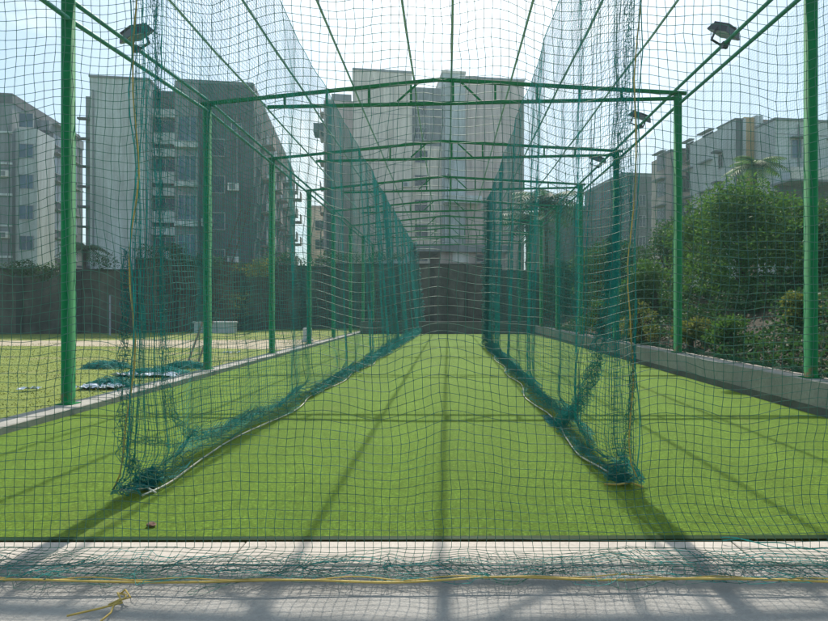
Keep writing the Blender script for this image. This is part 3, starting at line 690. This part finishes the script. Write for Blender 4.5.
# creepers and weeds along the walls
def creeper(px0, px1, z, y0, y1, n, lab, mat, seed, s=.12):
    g = np.random.default_rng(seed); cs = []
    for k in range(12):
        px = px0 + (px1 - px0) * g.random(); py = y0 + (y1 - y0) * g.random()
        cs.append((wx(px, z), z, wz(py, z), 0.35 + .3 * g.random()))
    t = leaves(cs, n, s, M[mat], 'creeper', None, seed, 0.7); tag(t, lab, 'creeper')
creeper(228, 266, 40.2, 262, 274, 900, 'yellowish creeper hanging over the top of the wall behind the second left post', 'leafyl', 41)
creeper(228, 248, 39.8, 292, 312, 260, 'small yellow flowering weed growing on the face of the wall', 'leafyl', 42, .10)
creeper(146, 182, 38.0, 246, 262, 1800, 'dark bush of creeper on the wall below the windowed apartment block', 'leafdk', 43)
for q_, (xa_, xb_, zz_, ya_, yb_) in enumerate([(-40, 60, 34.5, 266, 274), (185, 225, 39.6, 258, 266), (268, 330, 43.5, 256, 264), (335, 400, 47.2, 254, 260)]):
    creeper(xa_, xb_, zz_, ya_, yb_, 1500, ['dark creeper along the top of the wall at the far left', 'dark creeper along the wall top just left of the second left post', 'dark creeper along the wall top between the third and fourth left posts', 'dark creeper on top of the end wall behind the left divider net'][q_], 'leafdk', 145 + q_, .14)
creeper(96, 112, 36.8, 258, 266, 500, 'small dark creeper on the wall right of the nearest left post', 'leafdk', 44)
tree('leafy_tree', 'dark tree behind the wall in front of the left apartment block', 'tree', wx(20, 44), 44, 0, wz(266, 44), 2.0, 3000, .2, 'leafdk', 61, None, 10)

# ------------------------------------------------------------------ housing estate (turned by GR)
AZ = math.atan(-GR)                    # rotation of the grid about z
UU = np.array((1, -GR)); UU /= np.linalg.norm(UU)     # along the fronts
DD = np.array((GR, 1)); DD /= np.linalg.norm(DD)      # away from the camera
def reach(p, d, px):
    """distance t so that p + t d is seen at image column px"""
    kx = (px - VX) / F; return (kx * p[1] - p[0]) / (d[0] - kx * d[1])
class Block:
    """a building whose parts are given in its own frame: x along the front, y into the depth"""
    def __init__(s, name, lab, px, z):
        s.z = z; s.p = np.array((wx(px, z), z)); s.t = thing(name, lab, 'building', (s.p[0], s.p[1], 0), AZ)
    def fx(s, px): return float(reach(s.p, UU, px))           # front coordinate of an image column
    def fz(s, py, px=None):                                    # height of an image row on the front
        zz = s.z if px is None else (s.p + UU * s.fx(px))[1]; return wz(py, zz)
    def sy(s, px): return float(reach(s.p, DD, px))           # depth coordinate of an image column on the side face
    def sz(s, py, px): return wz(py, (s.p + DD * s.sy(px))[1])
    def wall(s, x0, x1, y0, y1, z0, z1, m, name='wall'):
        o = MB().box(x0, x1, y0, y1, z0, z1).obj(name, M[m], s.t); return o
    def parapet(s, x0, x1, y0, y1, z, m='bmid', h=0.35):
        b = MB().box(x0 - .08, x1 + .08, y0 - .08, y1 + .08, z, z + h); b.obj('parapet', M[m], s.t)
    def window(s, x0, x1, z0, z1, mull=1, y=0.0, g='glass', ledge=False):
        f = MB(); d = 0.06
        f.box(x0 - .05, x1 + .05, y - d, y - .003, z1, z1 + .06).box(x0 - .05, x1 + .05, y - d, y - .003, z0 - .06, z0)
        f.box(x0 - .06, x0, y - d, y - .003, z0, z1).box(x1, x1 + .06, y - d, y - .003, z0, z1)
        for k in range(mull):
            x = lerp(x0, x1, (k + 1) / (mull + 1)); f.box(x - .025, x + .025, y - d, y - .003, z0, z1)
        o = f.obj('window', M['frame'], s.t)
        MB().box(x0, x1, y - .03, y - .006, z0, z1).obj('pane', M[g], o)
        if ledge: MB().box(x0 - .2, x1 + .2, y - .5, y - .003, z1 + .12, z1 + .22).obj('sunshade', M['bmid'], o)
    def swindow(s, x, y0, y1, z0, z1, sgn, g='glass', ledge=False, mull=1):
        """window in a side face at x; sgn = outward direction"""
        def bx(b, xa, xb, *r): b.box(min(x + sgn * xa, x + sgn * xb), max(x + sgn * xa, x + sgn * xb), *r)
        f = MB(); bx(f, .003, .06, y0 - .06, y1 + .06, z1, z1 + .06); bx(f, .003, .06, y0 - .06, y1 + .06, z0 - .06, z0)
        bx(f, .003, .06, y0 - .06, y0, z0, z1); bx(f, .003, .06, y1, y1 + .06, z0, z1)
        for k in range(mull):
            yy = lerp(y0, y1, (k + 1) / (mull + 1)); bx(f, .003, .06, yy - .03, yy + .03, z0, z1)
        o = f.obj('window', M['frame'], s.t)
        b = MB(); bx(b, .006, .03, y0, y1, z0, z1); b.obj('pane', M[g], o)
        if ledge: b = MB(); bx(b, .003, .6, y0 - .2, y1 + .2, z1 + .12, z1 + .24); b.obj('sunshade', M['bmid'], o)
    def balcony(s, x0, x1, z, y=0, m='bgrey', depth=1.0):
        b = MB().box(x0, x1, y - depth, y - .003, z - .15, z).box(x0, x1, y - depth, y - depth + .1, z + .003, z + .85)
        b.obj('balcony', M[m], s.t)

# A: grey block at the far left edge, its right side seen obliquely
A = Block('apartment_block', 'dark grey apartment block cut off by the left edge', 12, 57)
rh = A.fz(103)
A.wall(-22, 0, 0, 14, -.03, rh, 'bmid'); A.parapet(-22, 0, 0, 14, rh, 'bdark', .9)
A.wall(0.003, 1.9, .6, 4.0, -.03, rh - 2.2, 'bgrey', 'stair_bay')
A.wall(0.004, 1.2, 4.3, 12.0, -.03, rh - 1.3, 'bdark', 'rear_bay'); A.parapet(0.004, 1.2, 4.3, 12, rh - 1.3, 'bmid', 1.0)
for k in range(7):
    zz = 0.8 + 2.95 * k
    A.window(-3.2, -1.6, zz + .3, zz + 1.9, 1, 0, 'glassblue', True); A.window(-7.2, -5.2, zz + .3, zz + 1.9, 1, 0, 'glassblue', True)
    A.window(0.35, 1.55, zz + .5, zz + 1.8, 1, .6, 'glassblue')
    A.swindow(1.2, 5.2, 7.2, zz + .2, zz + 2.0, 1, 'glassblue', True); A.swindow(1.2, 8.6, 10.6, zz + .2, zz + 2.0, 1, 'glass', True)
    A.wall(-22, .05, -.12, -.003, zz - .35, zz - .15, 'bgrey', 'floor_band')
# B: tall block with blank light gable, window column and dark mass behind
B = Block('apartment_block', 'tall grey apartment block with a blank light gable behind the two nearest left posts', 90, 46)
top = B.fz(77)
xa, xb, xc, xd, xe = 0.0, B.fx(149), B.fx(173.5), B.fx(197), B.fx(252)
B.wall(xa, xb, 0, 16, -.03, top, 'bgrey', 'gable'); B.parapet(xa, xb, 0, 16, top, 'bmid', .15)
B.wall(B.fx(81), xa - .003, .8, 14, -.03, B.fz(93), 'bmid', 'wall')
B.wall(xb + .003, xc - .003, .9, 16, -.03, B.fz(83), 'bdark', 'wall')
for k in range(9):                                         # slender ledges on the left flank
    zz = B.fz(118) - 1.55 * k - (0.6 if k > 1 else 0)
    B.wall(B.fx(75), B.fx(89) , .3, .7, zz, zz + .14, 'bdark', 'ledge')
pitch = 40.5 / F * 46
for k in range(5):
    w0 = B.fz(126) - pitch * k
    x0, x1 = xb + .25, xc - .15
    B.window(x0, x1, w0, w0 + .95, 1, .9, 'glass')
    B.wall(xb + .004, xc + .05, .55, .9, w0 - 1.0, w0 - .12, 'bgrey', 'spandrel')
    B.wall(xb + .004, xc + .05, .55, .9, w0 + 1.12, w0 + 1.75, 'bgrey', 'spandrel')
B.wall(xc, xd, .3, 16, -.03, top + .2, 'bmid', 'wall')
for k in range(5):
    w0 = B.fz(128) - pitch * k
    B.window(xc + .3, xd - .15, w0 - .6, w0 + 1.3, 2, .3, 'glassblue')
    B.wall(xc + .02, xd + .02, .05, .3, w0 - 1.15, w0 - .75, 'bgrey', 'spandrel')
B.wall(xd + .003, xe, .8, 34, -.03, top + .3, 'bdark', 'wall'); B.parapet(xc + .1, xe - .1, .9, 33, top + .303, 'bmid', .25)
g = np.random.default_rng(2)
for k in range(6):
    for j in range(6):
        y0 = 2 + j * 5.2; zz = 1.2 + k * 2.95
        B.swindow(xe, y0 + .3, y0 + 2.2, zz + .4, zz + 1.9, 1, 'glass', False)
        MB().box(xe + .003, xe + 1.0, y0 + 2.8, y0 + 4.6, zz - .15, zz).box(xe + .9, xe + 1.0, y0 + 2.8, y0 + 4.6, zz + .003, zz + .9).obj('balcony', M['bmauve'], B.t)
for k in range(5):
    B.window(xd + .8, xd + 1.9, 2.0 + 2.95 * k, 3.3 + 2.95 * k, 0, .8, 'glass')
B.window(B.fx(230), B.fx(239), B.fz(127, 235), B.fz(121, 235), 0, .8, 'glassblue')
# low block seen through the gap right of B
E = Block('apartment_block', 'small pale pink block in the gap left of the central tower', 309, 95)
E.wall(0, 3.6, 0, 10, -.03, E.fz(208), 'bpale'); E.parapet(0, 3.6, 0, 10, E.fz(208), 'bmauve', .4)  # walls in the pale pinkish plaster
for k in range(5): E.window(1.0, 2.4, 2 + 3 * k, 3.5 + 3 * k, 1, 0)
# C: central tower
Cb = Block('apartment_tower', 'tall pale grey tower straight ahead, behind the centre lane', 353, 72)
t1 = Cb.fz(70)
a0, a1, a2, a3, a4 = 0, Cb.fx(412), Cb.fx(443), Cb.fx(466), Cb.fx(524)
Cb.wall(a0, a1, 0, 16, -.03, t1, 'tpale'); Cb.parapet(a0, a1, 0, 16, t1, 'bmid', .25)
Cb.wall(a1 + .003, a2 - .003, 1.8, 16, Cb.fz(140), Cb.fz(78), 'bmid'); Cb.wall(a1 + .003, a2 - .003, 1.2, 16, -.03, Cb.fz(140) - .004, 'tpale')
for q in (.9, 1.6, 2.3): Cb.wall(a1 + q, a1 + q + .06, 1.72, 1.796, Cb.fz(138), Cb.fz(84), 'bgrey', 'rail')
Cb.wall(a2, a3 - .003, .4, 16, -.03, Cb.fz(66), 'bgrey'); Cb.parapet(a2, a3 - .003, .4, 16, Cb.fz(66), 'tpale', .3)
Cb.wall(a3, a4, 0, 15, -.03, Cb.fz(71.5), 'tmauve'); Cb.parapet(a3 + .05, a4, 0, 15, Cb.fz(71.5), 'bmid', .25)
Cb.wall(Cb.fx(323), a0 - .003, 1.5, 15, -.03, Cb.fz(97), 'tmauve'); Cb.wall(Cb.fx(331), a0 - .2, 1.6, 13, Cb.fz(97) + .003, Cb.fz(90), 'bmid', 'roof_room')
Cb.wall(Cb.fx(312), Cb.fx(322.6), 2.2, 5, Cb.fz(128), Cb.fz(119), 'bdark', 'roof_tank')
Cb.wall(Cb.fx(326), Cb.fx(331), 1.38, 1.497, 3, Cb.fz(105), 'bdark', 'wall')
for k in range(9):
    zz = 1.0 + 3.05 * k
    Cb.window(a1 + .5, a1 + 2.0, zz + .4, zz + 1.8, 1, 1.2 if zz < 20 else 1.8)
    Cb.wall(a0 - .02, a1 + .02, -.03, -.003, zz - .32, zz - .28, 'bmid', 'floor_joint'); Cb.wall(a3, a4 + .02, -.03, -.003, zz - .32, zz - .28, 'bmid', 'floor_joint')
    for yq in (3, 8): Cb.swindow(a4, yq, yq + 1.6, zz + .5, zz + 1.8, 1)
    MB().box(Cb.fx(319), Cb.fx(322.8), 1.6, 4.0, zz, zz + .12).box(Cb.fx(319), Cb.fx(319.5), 1.6, 4, zz + .123, zz + .9).obj('balcony', M['tmauve'], Cb.t)
for x in (a0 + 2.4, a0 + 4.8, a3 + 2.3, a3 + 4.6):
    Cb.wall(x, x + .04, -.025, -.003, 1, t1 - .8, 'bmid', 'rain_pipe')
for k in (1,): Cb.wall(Cb.fx(443), Cb.fx(480), -1.2, -.003, Cb.fz(176) - k * 3.05, Cb.fz(176) - k * 3.05 + .9, 'bgrey', 'balcony')
P_ = Block('podium_building', 'low mauve building with a blue roof band at the foot of the tower', 440, 58)
P_.wall(0, 6.5, 0, 8, -.03, P_.fz(252), 'bmauve'); P_.wall(-2.5, 6.9, -.5, 8.2, P_.fz(252) + .003, P_.fz(245), 'bmid', 'roof')
P_.wall(1.2, 2.8, -.05, -.003, P_.fz(262), P_.fz(252.5), 'white', 'panel')
P_.wall(-6.5, -2.6, .5, 6, -.03, P_.fz(256), 'bgrey', 'annex'); P_.window(3.6, 5.0, P_.fz(261), P_.fz(254.5), 1, 0)

# D: right-hand row
D2 = Block('apartment_block', 'narrow grey and mauve apartment block right of the second right post', 671, 66)
h2 = D2.fz(152)
D2.wall(0, D2.fx(697), 0, D2.sy(661) , -.03, h2, 'bmauve'); D2.wall(0.004, D2.fx(697)-.004, D2.sy(661) + .003, D2.sy(651.5), -.03, h2 - .03, 'bpale')
D2.parapet(0, D2.fx(697), 0, D2.sy(661), h2, 'bmid', .3)
for k in range(6):
    zz = 2 + 3.0 * k
    D2.swindow(0, 1.2, 3.0, zz + .3, zz + 2.0, -1, 'glass', True); D2.window(.6, 2.2, zz + .4, zz + 1.9, 1, 0, 'glass', True)
D1 = Block('apartment_block', 'dark distant block left of the narrow one', 622, 84)
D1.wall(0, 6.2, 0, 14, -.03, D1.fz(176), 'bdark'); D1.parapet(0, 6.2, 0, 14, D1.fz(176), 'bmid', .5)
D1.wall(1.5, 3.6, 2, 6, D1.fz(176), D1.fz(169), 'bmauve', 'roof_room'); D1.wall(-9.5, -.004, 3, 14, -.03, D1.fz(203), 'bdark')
for k in range(6):
    for j in range(3): D1.window(.6 + j * 1.9, 1.6 + j * 1.9, 1.5 + 2.9 * k, 3.0 + 2.9 * k, 1, 0)
D3 = Block('apartment_block', 'recessed dark grey block with bay windows, between the narrow block and the light one', 719, 60)
D3.wall(0, 4, 0, D3.sy(697.5), -.03, D3.fz(134), 'bmid'); D3.parapet(0, 4, 0, D3.sy(697.5), D3.fz(134), 'bdark', .25)
for k in range(6):
    zz = D3.fz(180) - 3.05 * (k - 1)
    D3.swindow(0, 1.0, 2.8, zz + .3, zz + 2.1, -1, 'glassblue', True, 2); D3.swindow(0, 4.6, 6.0, zz + .3, zz + 2.1, -1, 'glass', True)
D4 = Block('apartment_block', 'light grey block with flat sunshades in front of the ochre stripe', 735.5, 54)
h4 = D4.fz(119.5)
D4.wall(0, D4.fx(742.5), 0, D4.sy(717.5), -.03, h4, 'bgrey'); D4.wall(0.02, D4.fx(742.5) + .003, -.03, -.003, -.03, h4, 'bdark', 'front_facing')  # thin dark facing makes the front darker than the side
D4.parapet(0, D4.fx(742.5), 0, D4.sy(717.5), h4, 'bmid', .12)
for k in range(5):
    zz = D4.fz(150) - 2.85 * k
    D4.wall(-.75, -.003, D4.sy(723), D4.sy(718), zz + .3, zz + .45, 'bdark', 'sunshade'); D4.swindow(0, D4.sy(723), D4.sy(719), zz - 1.1, zz + .1, -1)
D5 = Block('apartment_block', 'ochre and brown striped block behind the palm', 743, 56)
h5 = D5.fz(116)
D5.wall(0, D5.fx(746), 0, 9, -.03, h5 - .2, 'bgrey'); D5.wall(D5.fx(746) + .003, D5.fx(756), .25, 9, -.03, h5, 'bbeige'); 
D5.wall(D5.fx(756) + .003, D5.fx(763), 0, 9, -.03, h5 + .15, 'bgrey'); D5.wall(D5.fx(763) + .003, D5.fx(774), .35, 9, -.03, h5 - .1, 'bbrown')
for k in range(6):
    zz = 2.2 + 3 * k; D5.window(D5.fx(757.5), D5.fx(761), zz, zz + 1.4, 0, 0, 'glassblue')
D6 = Block('apartment_block', 'wide light grey block with a white balcony at the right edge', 775, 52)
h6 = D6.fz(120)
D6.wall(0, 16, 0, 2.5, -.03, h6, 'bgrey'); D6.parapet(0, 16, 0, 2.5, h6, 'bmid', .2)
D6.wall(-.5, 16, -2.6, -.004, D6.fz(187), D6.fz(185), 'bmid', 'balcony_slab'); D6.wall(-.5, 16, -2.6, -2.45, D6.fz(185) + .003, D6.fz(174), 'white', 'balcony_wall')
D6.wall(.2, 16, -.6, -.005, -.03, D6.fz(187) - .004, 'bdark', 'wall')  # dark plaster stands in for the shadow beneath the balcony
for xq in (1.6, 5.2, 8.6): D6.window(xq, xq + .9, D6.fz(157), D6.fz(139), 0, 0, 'glassblue', True); 
D6.window(2.8, 3.7, D6.fz(168), D6.fz(158), 1, 0); D6.wall(3.2, 3.24, -.03, -.003, 8, h6, 'bmid', 'joint')
for k in range(3): D6.wall(0, 16, -.028, -.003, h6 - 1.2 - 2.9 * k, h6 - 1.15 - 2.9 * k, 'bmid', 'joint')

def units(blk, spots, pipes, sgn=0):
    for (x, y, z_) in spots:
        o = MB().bbox(x, x + .85, y - .36, y - .004, z_, z_ + .6, .02).obj('air_conditioner', M['white'], blk.t)
        MB().box(x + .12, x + .6, y - .372, y - .362, z_ + .08, z_ + .52).obj('grille', M['bmid'], o)
    for (x, y, za, zb) in pipes: MB().tube([(x, y - .09, za), (x, y - .09, zb)], .06, 8).obj('drain_pipe', M['bmid'], blk.t)
units(A, [(-4.6, 0, 5.2), (-4.6, 0, 11.1), (-1.0, 0, 14.0), (-1.0, 0, 8.2)], [(-3.8, 0, 0, 19), (-.3, 0, 0, 19)])
units(B, [(xd + 2.2, .8, 5.1), (xd + 2.2, .8, 11.0), (xd + .2, .8, 8.1)], [(xa + .25, 0, 0, top - 1), (xb - .2, 0, 0, top - .4), (xd + 2.9, .8, 0, top - 1)])
units(Cb, [(a2 + .4, .4, 8.4), (a2 + .4, .4, 17.6), (a3 + 5.6, 0, 13.2), (a0 + 5.9, 0, 16.3)], [(a2 + .2, .4, 0, t1 - 1)])
units(D2, [(.4, 0, 9.0), (1.4, 0, 12.2)], [(.15, 0, 0, h2 - .5)]); units(D6, [(4.2, 0, 12.5), (7.4, 0, 15.2)], [(2.2, 0, 9, h6 - .3)])
# ------------------------------------------------------------------ things on the field at the left
def heap(px, py, lw, ld, h, lab, sheetcol, seed):
    z = (CH + .03) * F / (py - HY); x = wx(px, z)
    t = thing('net_heap', lab, 'net heap', (x, z, -.03), 0, 'discarded nets on the grass')
    n_, m_ = 46, 40
    a = np.linspace(-1, 1, n_)[:, None]; b = np.linspace(-1, 1, m_)[None]
    for q in range(3):
        hh_ = h * np.clip(1 - (a ** 2 + b ** 2), 0, 1) ** .6 * (0.5 + .25 * q)
        Gh = np.stack([a * lw + smooth_noise(n_, m_, 5, .12, seed + q) + 0 * b, b * ld + 0 * a + smooth_noise(n_, m_, 5, .12, seed + 9 + q),
                       np.maximum(.01, hh_ + smooth_noise(n_, m_, 3, .06, seed + 20 + q) * (hh_ > .01))], -1)
        net('mesh', Gh, 0.0026, M['net_teal'], 3, (0, 0, 1), (.1, .2, 1), t)
    if sheetcol:
        a_ = np.linspace(-1, 1, 24); b_ = np.linspace(-1, 1, 12); A_, B_ = np.meshgrid(a_, b_, indexing='ij')
        V = np.stack([A_ * lw * .95 - lw * .12, B_ * ld * .6 - ld * 1.0, .03 + np.abs(smooth_noise(24, 12, 2, .09, seed + 40))], -1).reshape(-1, 3)
        V[:, 0] += rng.uniform(-.04, .04, len(V))
        i_ = np.arange(24 * 12).reshape(24, 12); Qq = np.stack([i_[:-1, :-1], i_[1:, :-1], i_[1:, 1:], i_[:-1, 1:]], -1).reshape(-1, 4)
        npmesh('sacking', V, Qq, M['sack'], t, False)
heap(107, 368, .55, .35, .18, 'farther teal net heap on the grass beyond the left kerb', False, 400)
heap(112, 387, .42, .3, .17, 'teal net heap lying on a white sheet beyond the left kerb', True, 420)
heap(158, 375, .75, .35, .16, 'long teal net heap over white sacking beside the left kerb', True, 440)
heap(186, 368, .5, .3, .16, 'teal net heap nearest the second left post', False, 460)
def litter(px, py, w, d, lab, seed):
    z = (CH + .03) * F / (py - HY); x = wx(px, z); g = np.random.default_rng(seed)
    A_, B_ = np.meshgrid(np.linspace(-1, 1, 9), np.linspace(-1, 1, 6), indexing='ij')
    V = np.stack([x + A_ * w + g.uniform(-.02, .02, A_.shape), z + B_ * d + .05 * A_, .0 + np.abs(g.normal(0, .035, A_.shape))], -1).reshape(-1, 3)
    i_ = np.arange(54).reshape(9, 6); Qq = np.stack([i_[:-1, :-1], i_[1:, :-1], i_[1:, 1:], i_[:-1, 1:]], -1).reshape(-1, 4)
    tag(npmesh('paper_scrap', V, Qq, M['sack'], None, False), lab, 'litter')
litter(29, 391, .16, .07, 'crumpled pale scrap lying on the grass left of the nearest post', 1)
litter(232, 354, .25, .12, 'pale scrap on the grass right of the second left post', 2)
# banner rail and leaning sticks
bz = 38.2
t = thing('low_block', 'low pale concrete block at the foot of the boundary wall behind the second left post', 'block', (wx(214, bz), bz, -.03))
MB().bbox(-1.28, 1.28, 0, .5, 0, .62, .03).obj('base', M['bgrey'], t); MB().bbox(-1.34, 1.34, -.06, .56, .62, .74, .02).obj('top_slab', M['white'], t)
for dx, lab in ((0, 'left of two dark sticks leaning near the second left post'), (.28, 'right of two dark sticks leaning near the second left post')):
    x0 = wx(187, 16.5) + dx; tag(MB().tube([(x0, 16.5, -.04), (x0 + .27, 16.9, 1.15)], .026, 6).obj('stick', M['bamboo'], None, True), lab, 'stick', 'leaning sticks')
z = 28; tag(MB().bbox(wx(303, z), wx(311, z), z, z + .2, -.03, .62, .03).bbox(wx(303, z)-.06, wx(311, z)+.06, z-.05, z + .25, -.03, .1, .01).obj('marker_stone', M['white']), 'small white marker block by the left kerb near the fourth post', 'marker')
t = thing('ladder', 'dark ladder leaning on the boundary wall right of the second left post', 'ladder', (0, 0, 0))
p0, p1 = (wx(221, 40), 39.6, wz(262, 39.6) - .0), (wx(238, 40), 40.8, wz(205, 40.8))
for o_ in (0, .55):
    MB().bar((p0[0] - .9 + o_, p0[1] - .6, 0), (p1[0] + o_, p1[1], p1[2]), .07, .07).obj('stile', M['bamboo'], t)
for k in range(14):
    q = (k + 1) / 15; x = lerp(p0[0] - .9, p1[0], q); yy = lerp(p0[1] - .6, p1[1], q); zz = lerp(0, p1[2], q)
    MB().bar((x, yy, zz), (x + .55, yy, zz), .04, .04).obj('rung', M['bamboo'], t)
z = 35.0; tag(MB().tube([(wx(110, z), z, -.03), (wx(110, z), z, 2.3)], .05, 8).obj('pole', M['bmid'], None, True), 'thin pale pole before the boundary wall right of the nearest left post', 'pole')
# stone on the turf
import bmesh
bm = bmesh.new(); bmesh.ops.create_icosphere(bm, subdivisions=2, radius=.028)
for vv in bm.verts: vv.co *= 1 + random.uniform(-.18, .18); vv.co.z *= .6; vv.co.x *= 1.25
me = bpy.data.meshes.new('stone'); bm.to_mesh(me); me.materials.append(M['stone']); o = bpy.data.objects.new('stone', me); C.objects.link(o)
o.location = (wx(151, 4.12), 4.12, .02); tag(o, 'small reddish brown stone on the turf at lower left', 'stone')

# ------------------------------------------------------------------ light
SUN_EL, SUN_AZ = 48.8, 1.2          # degrees above the horizon, degrees right of straight ahead
w = bpy.data.worlds.new('World'); S.world = w; w.use_nodes = True; nt = w.node_tree
bg = nt.nodes['Background']; bg.inputs[1].default_value = 0.10
sky = nt.nodes.new('ShaderNodeTexSky'); sky.sky_type = 'NISHITA'; sky.sun_disc = False
sky.sun_elevation = R(SUN_EL); sky.sun_rotation = R(SUN_AZ); sky.air_density = 1.0; sky.dust_density = 2.5; sky.ozone_density = 2.0
tc = nt.nodes.new('ShaderNodeTexCoord').outputs['Generated']
n1 = noise(nt, 2.1, 7, 0.55, tc, (1.0, 1.0, 2.2))
cm = ramp(nt, n1, [(0.51, (0, 0, 0)), (0.68, (1, 1, 1))])
veil = mixc(nt, sky.outputs[0], (4.2, 7.0, 8.6), 0.25)
cl = mixc(nt, veil, (10.0, 10.2, 10.0), cm)
nt.links.new(cl, bg.inputs[0])
sl = bpy.data.lights.new('sun', 'SUN'); sl.energy = 4.2; sl.angle = R(0.55); sl.color = (1, 0.93, 0.82)
so = bpy.data.objects.new('sun', sl); C.objects.link(so)
so.rotation_euler = (R(90 - SUN_EL), 0, R(180 - SUN_AZ))
# check: the lamp shines along its local -Z

HAZE = 0.0010
if HAZE > 0:
    hb = MB().box(-420, 420, -40, 700, -1.2, 60).obj('haze', bpy.data.materials.new('haze'))
    m = hb.data.materials[0]; m.use_nodes = True; nt = m.node_tree
    for n_ in list(nt.nodes):
        if n_.type == 'BSDF_PRINCIPLED': nt.nodes.remove(n_)
    pv = nt.nodes.new('ShaderNodeVolumePrincipled'); pv.inputs['Density'].default_value = HAZE
    pv.inputs['Color'].default_value = (0.66, 0.93, 1.0, 1); pv.inputs['Anisotropy'].default_value = 0.55
    nt.links.new(pv.outputs[0], nt.nodes['Material Output'].inputs['Volume'])
    tag(hb, 'thin pale haze in the air', 'haze', kind='stuff')

# ------------------------------------------------------------------ camera
cam = bpy.data.cameras.new('camera'); co = bpy.data.objects.new('camera', cam); C.objects.link(co)
cam.sensor_width = 36; cam.lens = 36 * F / 828; cam.shift_x = -(VX - 414) / 828; cam.shift_y = -(310.5 - HY) / 828
cam.clip_start = 0.05; cam.clip_end = 5000
co.location = (0, 0, CH); co.rotation_euler = (R(90), 0, 0); S.camera = co
S.view_settings.view_transform = 'Standard'; S.view_settings.look = 'None'
S.view_settings.exposure = 0.55; S.view_settings.gamma = 1.0
S.render.engine = 'CYCLES'
S.cycles.max_bounces = 6; S.cycles.transparent_max_bounces = 12; S.cycles.volume_bounces = 0
